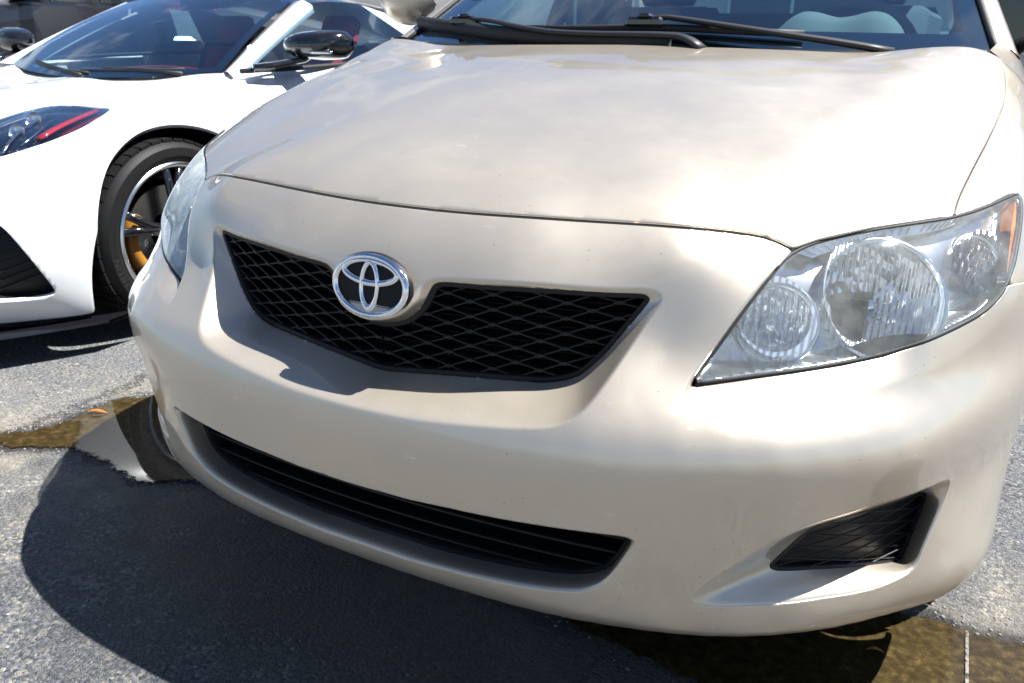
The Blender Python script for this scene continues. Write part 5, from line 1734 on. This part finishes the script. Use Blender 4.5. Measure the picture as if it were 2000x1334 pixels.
# splitter under the nose and underbody
spl = []
for x in np.linspace(-.97, .97, 41):
    ax__ = abs(x)
    y = np.interp(ax__, [0, .35, .65, .82, .92, .97], [.02, .05, .16, .34, .52, .62])
    spl.append([(x, y + .10, .118), (x*1.0, y - .018, .112), (x, y - .022, .104), (x, y + .12, .100)])
MB().sheet(np.array(spl)).build("front_splitter", BLACKG, VE, sharp=40)
MB().box((-.80, .55, .14), (.80, 4.3, .22)).box((-.56, .5, .2), (.56, 1.3, .62)).box((-.9, 1.45, .14), (.9, 3.3, .24)).build("underbody", VOID, VE, smooth=False, sharp=None)
for sd in (-1, 1):
    MB().box((min(sd*.88, sd*.965), 1.44, .125), (max(sd*.88, sd*.965), 3.3, .20), bev=.02).build("side_skirt", BLACKG, VE, sharp=40)

# ------------------------------------------------------------------ vehicles and building farther back
def car_body(root, prof, W, paint, win, wheels, wr, tumble=.12, rear=None, front=None, trimcol=None):
    """generic parked vehicle, nose at y=0.  prof: list of (y, z_bottom, z_belt, z_roof, half-width factor)"""
    G = []
    for y, zb, zs, zr, k in prof:
        w = W/2*k
        row = [(-w*.86, y, zb), (-w*.97, y, zb+.05), (-w, y, zb+.25*(zs-zb)), (-w*1.0, y, zb+.7*(zs-zb)), (-w*.965, y, zs-.02), (-w*.90, y, zs+.005), (-w*.5, y, zs+.02), (0, y, zs+.025)]
        row += [(-p[0], p[1], p[2]) for p in row[-2::-1]]
        G.append(row)
    b = MB().sheet(np.array(G))
    n = len(G[0])
    b.F.append(tuple(range(n))); b.F.append(tuple((len(G)-1)*n + i for i in range(n-1, -1, -1))); b.fm += [0, 0]
    body = b.build("body", paint, root, sharp=40)
    gh = [p for p in prof if p[3] > p[2] + .02]
    GG = []
    for y, zb, zs, zr, k in gh:
        w = W/2*k
        hgt = zr - zs
        row = [(-w*.93, y, zs-.01), (-w*(.93-tumble*.8), y, zs+hgt*.82), (-w*(.90-tumble), y, zs+hgt*.95), (-w*.4, y, zr), (0, y, zr+.012)]
        row += [(-p[0], p[1], p[2]) for p in row[-2::-1]]
        GG.append(row)
    cb = MB().sheet(np.array(GG)); n = len(GG[0])
    cb.F.append(tuple(range(n))); cb.F.append(tuple((len(GG)-1)*n+i for i in range(n-1, -1, -1))); cb.fm += [0, 0]
    cab_ = cb.build("cabin", paint, root, sharp=40)
    for (y0, y1, z0, z1) in win:
        for s_ in (-1, 1):
            def sx(y, z):
                k = np.interp(y, [p[0] for p in prof], [p[4] for p in prof]); zs = np.interp(y, [p[0] for p in prof], [p[2] for p in prof]); zr = np.interp(y, [p[0] for p in prof], [p[3] for p in prof])
                return s_*(W/2*k*(.93 - tumble*.8*min(1, max(0, (z-zs)/max(.05, .82*(zr-zs))))) + .006)
            q = [(sx(y0[0], z0), y0[0], z0), (sx(y1[0], z0), y1[0], z0), (sx(y1[1], z1), y1[1], z1), (sx(y0[1], z1), y0[1], z1)]
            MB().prism(q, (-s_*.012, 0, 0)).build("side_window", DGLASS, cab_, smooth=False, sharp=None)
    for yc in wheels:
        for s_ in (-1, 1):
            x = s_*(W/2-.12)
            t = MB().lathe([(wr*.62, -.1), (wr*.9, -.105), (wr, -.08), (wr, .08), (wr*.9, .105), (wr*.64, .10)], (x, yc, wr), (s_, 0, 0), 40).build("wheel", RUBBER, root, sharp=40)
            r_ = MB().lathe([(wr*.64, .095), (wr*.58, .06), (wr*.2, .07), (.0001, .085)], (x, yc, wr), (s_, 0, 0), 30)
            for k in range(5):
                a = 2*math.pi*k/5; d_ = np.array([0, math.cos(a), math.sin(a)])
                r_.tube([np.array([x+s_*.085, yc, wr]) + d_*.03, np.array([x+s_*.09, yc, wr]) + d_*wr*.6], .03, 6)
            r_.build("rim", ALLOY, t, sharp=40)
            ar = MB().lathe([(wr*1.10, -.16), (wr*1.12, .118), (wr*1.02, .122), (wr*.98, .0)], (x, yc, wr+.02), (s_, 0, 0), 40)
            ar.build("wheel_arch", trimcol or BLACK, root, sharp=40)
    return body, cab_
DGLASS = simple("dark_glass", (.012, .017, .020), .04, coat=1)
GREYP = car_paint("grey_metallic_paint", (.34, .37, .365), .5, .32, dirt=False)
NAVYP = car_paint("black_paint", (.012, .014, .020), .2, .25, dirt=False, flake=False)
WHITE2 = car_paint("pearl_paint", (.70, .73, .72), 0, .3, dirt=False, flake=False)

def lot_z(x, y): return .030*min(16.0, max(0.0, -.75*x + .66*y - 4.5))     # the lot rises gently towards the back
# grey sport utility seen from behind through the sports car's cabin
g1 = empty("grey_suv", (-12.1, 9.15, lot_z(-9.8, 7.2)), math.radians(-128))
g1.scale = (1.08, 1.08, 1.08)
tag(g1, "grey sport utility with red tail lamps seen through the white car's windshield", "car")
prof = [(0, .35, .80, .80, .80), (.25, .25, .95, .95, .94), (1.1, .25, 1.06, 1.06, .99), (1.25, .25, 1.07, 1.10, 1), (1.95, .25, 1.10, 1.66, 1), (2.6, .25, 1.12, 1.74, 1), (3.8, .25, 1.14, 1.72, 1), (4.25, .27, 1.16, 1.62, .98), (4.55, .32, 1.12, 1.15, .95), (4.66, .42, .98, .98, .90)]
car_body(g1, prof, 1.90, GREYP, [((1.55, 2.05), (2.55, 2.55), 1.13, 1.60), ((2.62, 2.62), (3.55, 3.50), 1.15, 1.60), ((3.62, 3.58), (4.10, 3.95), 1.18, 1.56)], (.95, 3.75), .36)
for s_ in (-1, 1):
    MB().box((min(s_*.50, s_*.86), 4.55, .97), (max(s_*.50, s_*.86), 4.66, 1.13), bev=.03).build("tail_lamp", RED, g1, sharp=40)
    MB().box((min(s_*.55, s_*.82), 4.64, .60), (max(s_*.55, s_*.82), 4.69, .65), bev=.01).build("bumper_reflector", RED, g1, sharp=40)
MB().prism([(-.70, 4.565, 1.17), (.70, 4.565, 1.17), (.62, 4.30, 1.58), (-.62, 4.30, 1.58)], (0, .015, .01)).build("rear_window", DGLASS, g1, smooth=False, sharp=None)
MB().box((-.85, 4.60, .42), (.85, 4.72, .72), bev=.05).build("rear_bumper", GREYP, g1, sharp=40)
MB().box((-.26, 4.67, .80), (.26, 4.69, .92), bev=.005).build("number_plate", WHITE2, g1, sharp=40)

# pale hatchback farther off
h1 = empty("white_hatchback", (-15.2, 13.3, lot_z(-13.5, 11.8)), math.radians(-120))
tag(h1, "pale rounded hatchback far behind the red barricade", "car")
prof = [(0, .35, .75, .75, .80), (.3, .22, .92, .92, .95), (1.2, .22, 1.02, 1.03, 1), (1.9, .22, 1.04, 1.48, 1), (2.5, .22, 1.06, 1.56, 1), (3.2, .22, 1.06, 1.50, 1), (3.8, .25, 1.04, 1.20, .97), (4.15, .32, .95, .96, .90), (4.25, .4, .80, .80, .84)]
car_body(h1, prof, 1.80, WHITE2, [((1.5, 2.0), (2.7, 2.6), 1.07, 1.45), ((2.78, 2.68), (3.5, 3.2), 1.08, 1.42)], (.85, 3.4), .33, tumble=.2)
for s_ in (-1, 1):
    MB().lathe([(.0001, .03), (.08, .02), (.09, -.03)], (s_*.62, 4.14, .88), (0, 1, .2), 20).build("tail_lamp", RED, h1, sharp=40)
MB().prism([(-.55, 4.0, 1.08), (.55, 4.0, 1.08), (.50, 3.45, 1.42), (-.50, 3.45, 1.42)], (0, .02, .03)).build("rear_window", DGLASS, h1, smooth=False, sharp=None)

# dark sport utility on the far side of the sports car
d1 = empty("dark_suv", (-8.15, 2.70, lot_z(-8.3, 4.5)), math.radians(8))
tag(d1, "black sport utility parked beyond the white sports car at the top left corner", "car")
prof = [(0, .40, .85, .85, .82), (.2, .28, 1.02, 1.02, .94), (1.1, .28, 1.12, 1.12, .99), (1.3, .28, 1.13, 1.16, 1), (2.05, .28, 1.15, 1.72, 1), (2.7, .28, 1.16, 1.80, 1), (4.2, .28, 1.18, 1.78, 1), (4.7, .30, 1.18, 1.3, .96), (4.8, .42, 1.0, 1.0, .90)]
car_body(d1, prof, 1.95, NAVYP, [((1.62, 2.15), (2.65, 2.65), 1.18, 1.66), ((2.73, 2.73), (3.6, 3.6), 1.19, 1.66), ((3.68, 3.66), (4.35, 4.2), 1.20, 1.62)], (.95, 3.85), .37)
MB().prism([(-.80, 1.30, 1.15), (.80, 1.30, 1.15), (.68, 2.0, 1.66), (-.68, 2.0, 1.66)], (0, -.02, .02)).build("windshield", DGLASS, d1, smooth=False, sharp=None)
for s_ in (-1, 1):
    m_ = MB().box((-.12, -.06, -.09), (.12, .07, .09), at=(s_*1.10, 1.75, 1.24), bev=.035).build("wing_mirror", NAVYP, d1, sharp=50)
    MB().box((-.10, .071, -.07), (.10, .078, .07), at=(s_*1.10, 1.75, 1.24)).build("mirror_glass", CHROME, m_, smooth=False, sharp=None)
    MB().box((min(s_*.55, s_*.90), .03, .82), (max(s_*.55, s_*.90), .22, .96), bev=.03).build("headlight", LENSV, d1, sharp=40)
MB().box((-.5, -.02, .55), (.5, .06, .85), bev=.02).build("radiator_grille", BLACK, d1, sharp=40)

# red barricade
bz = empty("red_barricade", (-8.70, 7.40, lot_z(-8.7, 7.4)), math.radians(48))
tag(bz, "red painted steel barricade with fanned braces, seen through the sports car", "barricade")
MB().box((-.62, -.03, 1.10), (.62, .03, 1.17), bev=.008).build("top_rail", REDM, bz, sharp=40)
for a, L_ in ((-.62, 1.0), (0, 1.0), (.62, 1.0)):
    MB().tube([(0, 0, 1.12), (a, 0, .32)], .030, 6).build("brace", REDM, bz, sharp=40)
for s_ in (-1, 1):
    MB().box((s_*.60-.03, -.03, .05), (s_*.60+.03, .03, 1.10), bev=.006).build("post", REDM, bz, sharp=40)
    MB().box((s_*.60-.04, -.30, 0), (s_*.60+.04, .30, .05), bev=.01).build("foot", REDM, bz, sharp=40)
MB().box((-.62, -.025, .28), (.62, .025, .34), bev=.006).build("bottom_rail", REDM, bz, sharp=40)

# rendered building along the back of the lot
bd = empty("building", (-3.0, 17.0, 0), math.radians(12))
tag(bd, "long low grey building across the back of the parking lot", "building")
wb = MB().box((-22, 0, 0), (22, 6, 4.2)); wall = wb.build("wall", STUCCO, bd, smooth=False, sharp=None)
MB().box((-22.2, -.25, 4.2), (22.2, 6.2, 4.5), bev=.03).build("roof_parapet", CONC, bd, sharp=40)
for k in range(9):
    x = -18 + k*4.4
    w_ = MB().box((x, -.05, 1.0), (x+2.4, .03, 3.0)).build("window", DGLASS, bd, smooth=False, sharp=None)
    f_ = MB()
    for a, b in (((x-.06, -.09, .94), (x+2.46, -.02, 1.0)), ((x-.06, -.09, 3.0), (x+2.46, -.02, 3.06)), ((x-.06, -.09, 1.0), (x, -.02, 3.0)), ((x+2.4, -.09, 1.0), (x+2.46, -.02, 3.0)), ((x+1.17, -.085, 1.0), (x+1.23, -.02, 3.0))): f_.box(a, b)
    f_.build("window_frame", WHITE2, w_, smooth=False, sharp=None)
# hoarding with a banner between the two cars
hz = empty("sign_wall", (-5.75, 7.55, lot_z(-5.75, 7.55)-.02), math.radians(36))
tag(hz, "low grey wall carrying a yellow and white banner, seen through the sports car's door glass", "wall")
MB().box((-1.6, 0, 0), (2.6, .12, 2.3), bev=.01).build("wall_panel", GREYW, hz, sharp=40)
MB().box((-1.10, -.02, 1.20), (-.90, -.004, 1.95)).build("yellow_strip", YELLOW, hz, smooth=False, sharp=None)
bn_ = MB().box((-.90, -.02, 1.15), (-.05, -.004, 1.95)).build("banner", PAPER, hz, smooth=False, sharp=None)
for k, (a, w_, z) in enumerate(((-.84, .30, 1.82), (-.48, .34, 1.82), (-.84, .52, 1.68), (-.84, .22, 1.54), (-.56, .40, 1.54), (-.80, .60, 1.38))):
    MB().box((a, -.028, z-.04), (a+w_, -.020, z+.04)).build("print_block", REDM, bn_, smooth=False, sharp=None)

# ------------------------------------------------------------------ ground
def gaxis(lo, hi, a, b, h):
    fine = np.arange(a, b+1e-9, h)
    k = np.geomspace(h*1.6, 1, 34)
    left = a - (a-lo)*np.geomspace(.001, 1, 30); right = b + (hi-b)*np.geomspace(.001, 1, 30)
    return np.r_[left[::-1], fine, right]
ax_x = gaxis(-260, 260, -3.4, 2.2, .03); ax_y = gaxis(-260, 260, -1.6, 2.2, .03)
GX, GY = np.meshgrid(ax_x, ax_y)
PUD = np.array([(-1.60, .17), (-1.42, .205), (-1.34, .262), (-1.295, .337), (-1.295, .433), (-1.31, .52), (-1.262, .548), (-1.20, .60), (-1.05, .70), (-.7, .78), (-.2, .74), (.3, .66), (.62, .60), (.76, .572), (.82, .582), (.862, .580), (.905, .575), (.96, .588), (1.15, .62), (1.6, .66),
                (1.7, .40), (1.2, .26), (.95, .22), (.72, .20), (.45, .22), (.1, .28), (-.3, .30), (-.60, .285), (-.70, .30), (-.76, .292), (-.80, .262), (-.865, .226), (-.93, .240), (-1.02, .258), (-1.10, .272), (-1.15, .272), (-1.20, .236), (-1.26, .205), (-1.34, .185), (-1.45, .16)])
PUDs = chaikin(PUD, 2, True)
gst = np.stack([GX.ravel(), GY.ravel()], 1)
near = (np.abs(gst[:, 0]) < 4) & (np.abs(gst[:, 1]) < 3)
dp = np.full(len(gst), 5.0); dp[near] = sdf(gst[near], PUDs)
dl = np.clip(gst[:, 0] + 1.365, -5, 5)                     # slab joint running along the stall
n, m = GX.shape
ids = np.arange(n*m).reshape(n, m)
gq = np.stack([ids[:-1, :-1].ravel(), ids[:-1, 1:].ravel(), ids[1:, 1:].ravel(), ids[1:, :-1].ravel()], 1)
m_, N, L, B = nodes("worn_asphalt")
tc = N.new("ShaderNodeTexCoord"); OB = tc.outputs["Object"]
at1 = N.new("ShaderNodeAttribute"); at1.attribute_name = "puddle_dist"
at2 = N.new("ShaderNodeAttribute"); at2.attribute_name = "joint_dist"
def noise(scale, det=4, rough=.55, dist=0):
    t = N.new("ShaderNodeTexNoise"); t.inputs["Scale"].default_value = scale; t.inputs["Detail"].default_value = det
    t.inputs["Roughness"].default_value = rough; t.inputs["Distortion"].default_value = dist
    L.new(OB, t.inputs["Vector"]); return t.outputs["Fac"]
def vor(scale, feat='F1'):
    t = N.new("ShaderNodeTexVoronoi"); t.inputs["Scale"].default_value = scale; t.feature = feat
    L.new(OB, t.inputs["Vector"]); return t
big = noise(1.3, 5); mid = noise(9, 6, .65); fine = noise(120, 6, .68); grit = noise(420, 2)
v1 = vor(150); v2 = vor(330)
stone = N.new("ShaderNodeSeparateColor"); L.new(v1.outputs["Color"], stone.inputs[0])
stone2 = N.new("ShaderNodeSeparateColor"); L.new(v2.outputs["Color"], stone2.inputs[0])
# aggregate colours: grey-blue binder, pale and tan stones
c_st = ramp(N, L, stone.outputs[0], [(.0, (.055, .058, .066)), (.38, (.16, .165, .175)), (.62, (.23, .232, .235)), (.80, (.32, .30, .26)), (.93, (.42, .37, .28)), (1, (.55, .53, .50))]).outputs[0]
c_s2 = ramp(N, L, stone2.outputs[1], [(.0, (.06, .064, .075)), (.5, (.19, .195, .205)), (.85, (.27, .27, .265)), (1, (.45, .43, .38))]).outputs[0]
c = mixc(N, L, ramp(N, L, mid, [(.40, (0, 0, 0)), (.60, (1, 1, 1))]).outputs[0], c_st, c_s2)
pits = ramp(N, L, fine, [(.33, (.32, .32, .34)), (.52, (1, 1, 1))]).outputs[0]
c = mixc(N, L, 1.0, c, pits, 'MULTIPLY')
tone = ramp(N, L, big, [(.30, (.80, .82, .86)), (.70, (1.25, 1.24, 1.20))]).outputs[0]
c = mixc(N, L, 1.0, c, tone, 'MULTIPLY')
# pale tan silt dried round the puddle and right of the joint
wob = math_n(N, L, 'MULTIPLY', math_n(N, L, 'SUBTRACT', mid, .5), .16)
wob2 = math_n(N, L, 'MULTIPLY', math_n(N, L, 'SUBTRACT', noise(38, 5, .7), .5), .055)
dpn = math_n(N, L, 'ADD', math_n(N, L, 'ADD', at1.outputs["Fac"], wob), wob2)
silt = ramp(N, L, dpn, [(.0, (1, 1, 1)), (.16, (.35,)*3), (.42, (0, 0, 0))]).outputs[0]
siltm = math_n(N, L, 'MULTIPLY', silt, ramp(N, L, noise(5, 5), [(.40, (.1,)*3), (.62, (.9,)*3)]).outputs[0])
c = mixc(N, L, siltm, c, (.40, .35, .265))
# joint: dark crack with loose chips
jn = math_n(N, L, 'ABSOLUTE', math_n(N, L, 'ADD', at2.outputs["Fac"], math_n(N, L, 'MULTIPLY', math_n(N, L, 'SUBTRACT', noise(14, 6, .7), .5), .14)))
crack = ramp(N, L, jn, [(.0, (1, 1, 1)), (.010, (.8,)*3), (.022, (0, 0, 0))]).outputs[0]
c = mixc(N, L, math_n(N, L, 'MULTIPLY', crack, .7), c, (.03, .03, .032))
# wet ground, darker and glossier by the water; the oval also paints car shadow
damp_shade = ramp(N, L, math_n(N, L, 'ADD', dpn, .02), [(.0, (1, 1, 1)), (.03, (.9,)*3), (.075, (0, 0, 0))]).outputs[0]
at3 = N.new("ShaderNodeAttribute"); at3.attribute_name = "soaked_shade"
soak_shade = ramp(N, L, math_n(N, L, 'ADD', at3.outputs["Fac"], math_n(N, L, 'MULTIPLY', math_n(N, L, 'SUBTRACT', mid, .5), .9)), [(.30, (0, 0, 0)), (.75, (1, 1, 1))]).outputs[0]
damp_shade = math_n(N, L, 'MAXIMUM', damp_shade, math_n(N, L, 'MULTIPLY', soak_shade, .85))
dry_c = c
wet_shade_c = mixc(N, L, 1.0, c, (.15, .155, .185), 'MULTIPLY')
c = mixc(N, L, damp_shade, dry_c, wet_shade_c)
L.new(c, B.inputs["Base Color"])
L.new(ramp(N, L, damp_shade, [(0, (.86,)*3), (1, (.22,)*3)]).outputs[0], B.inputs["Roughness"])
B.inputs["Specular IOR Level"].default_value = .5
hgt = math_n(N, L, 'ADD', math_n(N, L, 'MULTIPLY', v1.outputs["Distance"], -.35), math_n(N, L, 'ADD', math_n(N, L, 'MULTIPLY', fine, 1.3), math_n(N, L, 'MULTIPLY', grit, .5)))
hgt = math_n(N, L, 'SUBTRACT', hgt, math_n(N, L, 'MULTIPLY', crack, .8))
bp_ = N.new("ShaderNodeBump"); bp_.inputs["Strength"].default_value = 1.0; bp_.inputs["Distance"].default_value = .009
L.new(hgt, bp_.inputs["Height"]); L.new(bp_.outputs[0], B.inputs["Normal"])
gz = .030*np.clip(-.75*gst[:, 0] + .66*gst[:, 1] - 4.5, 0, 16.0)
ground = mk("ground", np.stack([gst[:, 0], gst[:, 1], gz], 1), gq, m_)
tag(ground, kind="structure")
for nm, arr in (("puddle_dist", dp), ("joint_dist", dl), ("soaked_shade", np.exp(-(((gst[:, 0]+.05)/1.15)**2 + ((gst[:, 1]-.35)/.72)**2)))):  # wet oval spread over the car's shadow area to paint it darker
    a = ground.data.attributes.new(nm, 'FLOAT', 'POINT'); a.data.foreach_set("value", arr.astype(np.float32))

# ------------------------------------------------------------------ puddle
px_ = np.arange(-1.75, 1.85, .02); py_ = np.arange(.0, .95, .02)
QX, QY = np.meshgrid(px_, py_); qst = np.stack([QX.ravel(), QY.ravel()], 1)
dq = sdf(qst, PUDs)
n, m = QX.shape; ids = np.arange(n*m).reshape(n, m)
fq = np.stack([ids[:-1, :-1].ravel(), ids[:-1, 1:].ravel(), ids[1:, 1:].ravel(), ids[1:, :-1].ravel()], 1)
fq = fq[(dq[fq].min(1) < .05)]
m_, N, L, B = nodes("murky_water")
tc = N.new("ShaderNodeTexCoord"); OB = tc.outputs["Object"]
at = N.new("ShaderNodeAttribute"); at.attribute_name = "edge"
w1 = noise(38, 5, .7); w2 = noise(9, 6, .65); w3 = noise(170, 3)
ed = math_n(N, L, 'ADD', at.outputs["Fac"], math_n(N, L, 'ADD', math_n(N, L, 'MULTIPLY', math_n(N, L, 'SUBTRACT', w1, .5), .05), math_n(N, L, 'ADD', math_n(N, L, 'MULTIPLY', math_n(N, L, 'SUBTRACT', w2, .5), .05), math_n(N, L, 'MULTIPLY', math_n(N, L, 'SUBTRACT', w3, .5), .018))))
cover = ramp(N, L, math_n(N, L, 'MULTIPLY', ed, -1), [(.0, (0, 0, 0)), (.009, (1, 1, 1))]).outputs[0]
silt_c = ramp(N, L, noise(60, 6, .75), [(.30, (.014, .009, .002)), (.50, (.038, .025, .007)), (.64, (.078, .053, .016)), (.78, (.24, .18, .07))]).outputs[0]
L.new(silt_c, B.inputs["Base Color"])
B.inputs["Roughness"].default_value = .55
B.inputs["Specular IOR Level"].default_value = .1
B.inputs["Coat Weight"].default_value = 1; B.inputs["Coat Roughness"].default_value = .012; B.inputs["Coat IOR"].default_value = 1.36
tr = N.new("ShaderNodeBsdfTransparent"); mx = N.new("ShaderNodeMixShader")
L.new(cover, mx.inputs[0]); L.new(tr.outputs[0], mx.inputs[1]); L.new(B.outputs[0], mx.inputs[2])
L.new(mx.outputs[0], N["Material Output"].inputs[0])
pud = mk("puddle", np.stack([qst[:, 0], qst[:, 1], np.full(len(qst), .004)], 1), fq, m_)
a = pud.data.attributes.new("edge", 'FLOAT', 'POINT'); a.data.foreach_set("value", dq.astype(np.float32))
tag(pud, kind="structure")

# thin broken pale streak just above the water at the right
m_, N, L, B = nodes("pale_streak_mat")
tc = N.new("ShaderNodeTexCoord"); OB = tc.outputs["Object"]
k_ = ramp(N, L, noise(70, 5, .7), [(.38, (0, 0, 0)), (.58, (.9,)*3)]).outputs[0]
B.inputs["Base Color"].default_value = (.26, .25, .22, 1); B.inputs["Roughness"].default_value = .5
tr = N.new("ShaderNodeBsdfTransparent"); mx = N.new("ShaderNodeMixShader")
L.new(k_, mx.inputs[0]); L.new(tr.outputs[0], mx.inputs[1]); L.new(B.outputs[0], mx.inputs[2]); L.new(mx.outputs[0], N["Material Output"].inputs[0])
tag(mk("pale_streak", [(.838, -.6, .008), (.842, -.6, .008), (.870, .57, .008), (.865, .57, .008)], [(0, 1, 2, 3)], m_), kind="structure")

# fallen leaves
LEAF = simple("dry_leaf", (.42, .12, .02), .6)
def leaf(loc, rz, L_, lab):
    V = []; F = []
    for i in range(9):
        t = i/8; w = .22*L_*math.sin(math.pi*min(1, t*1.05))**.8
        for s_ in (-1, 0, 1):
            V.append((L_*(t-.5), w*s_*.5, .002 + .004*L_/.05*abs(s_)*math.sin(math.pi*t)*.5 + .004*math.sin(t*4)))
    for i in range(8):
        for j in range(2): F.append((i*3+j, i*3+j+1, i*3+j+4, i*3+j+3))
    o = MB().add(V, F).build("fallen_leaf", LEAF, None, sharp=None)
    o.location = loc; o.rotation_euler = (0, 0, rz)
    tag(o, lab, "leaf", "dry leaves on the wet ground")
leaf((-1.262, .430, .0065), math.radians(27), .060, "orange dry leaf floating in the puddle beside the white car's front wheel")
leaf((.725, .436, .0065), math.radians(20), .036, "small orange leaf in the brown water under the beige bumper's right corner")
# loose pebbles along the joint and the water's edge
pv = MB()
rq = random.Random(5)
def pebble(x, y, r):
    V = []; F = []
    for i, (zz_, rr) in enumerate(((-.2, .7), (.25, 1), (.7, .6))):
        for j in range(6):
            a = j*math.pi/3 + rq.uniform(-.2, .2)
            V.append((x + r*rr*math.cos(a)*rq.uniform(.8, 1.2), y + r*rr*math.sin(a)*rq.uniform(.8, 1.2), r*.9*zz_ + r*.15))
    for i in range(2):
        for j in range(6): F.append((i*6+j, i*6+(j+1) % 6, i*6+6+(j+1) % 6, i*6+6+j))
    F.append(tuple(range(12, 18)))
    pv.add(V, F)
for k in range(1500):
    if k % 3:
        y = rq.uniform(-.1, .95); x = -1.365 + rq.gauss(0, .035) + .02*math.sin(y*13)
    else:
        i = rq.randrange(len(PUDs)); p = PUDs[i] + np.array([rq.gauss(0, .03), rq.gauss(0, .03)]); x, y = p
    pebble(x, y, rq.uniform(.0012, .0042))
tag(pv.build("gravel", simple("gravel_stone", (.20, .19, .175), .7), None, smooth=False, sharp=None), kind="stuff")
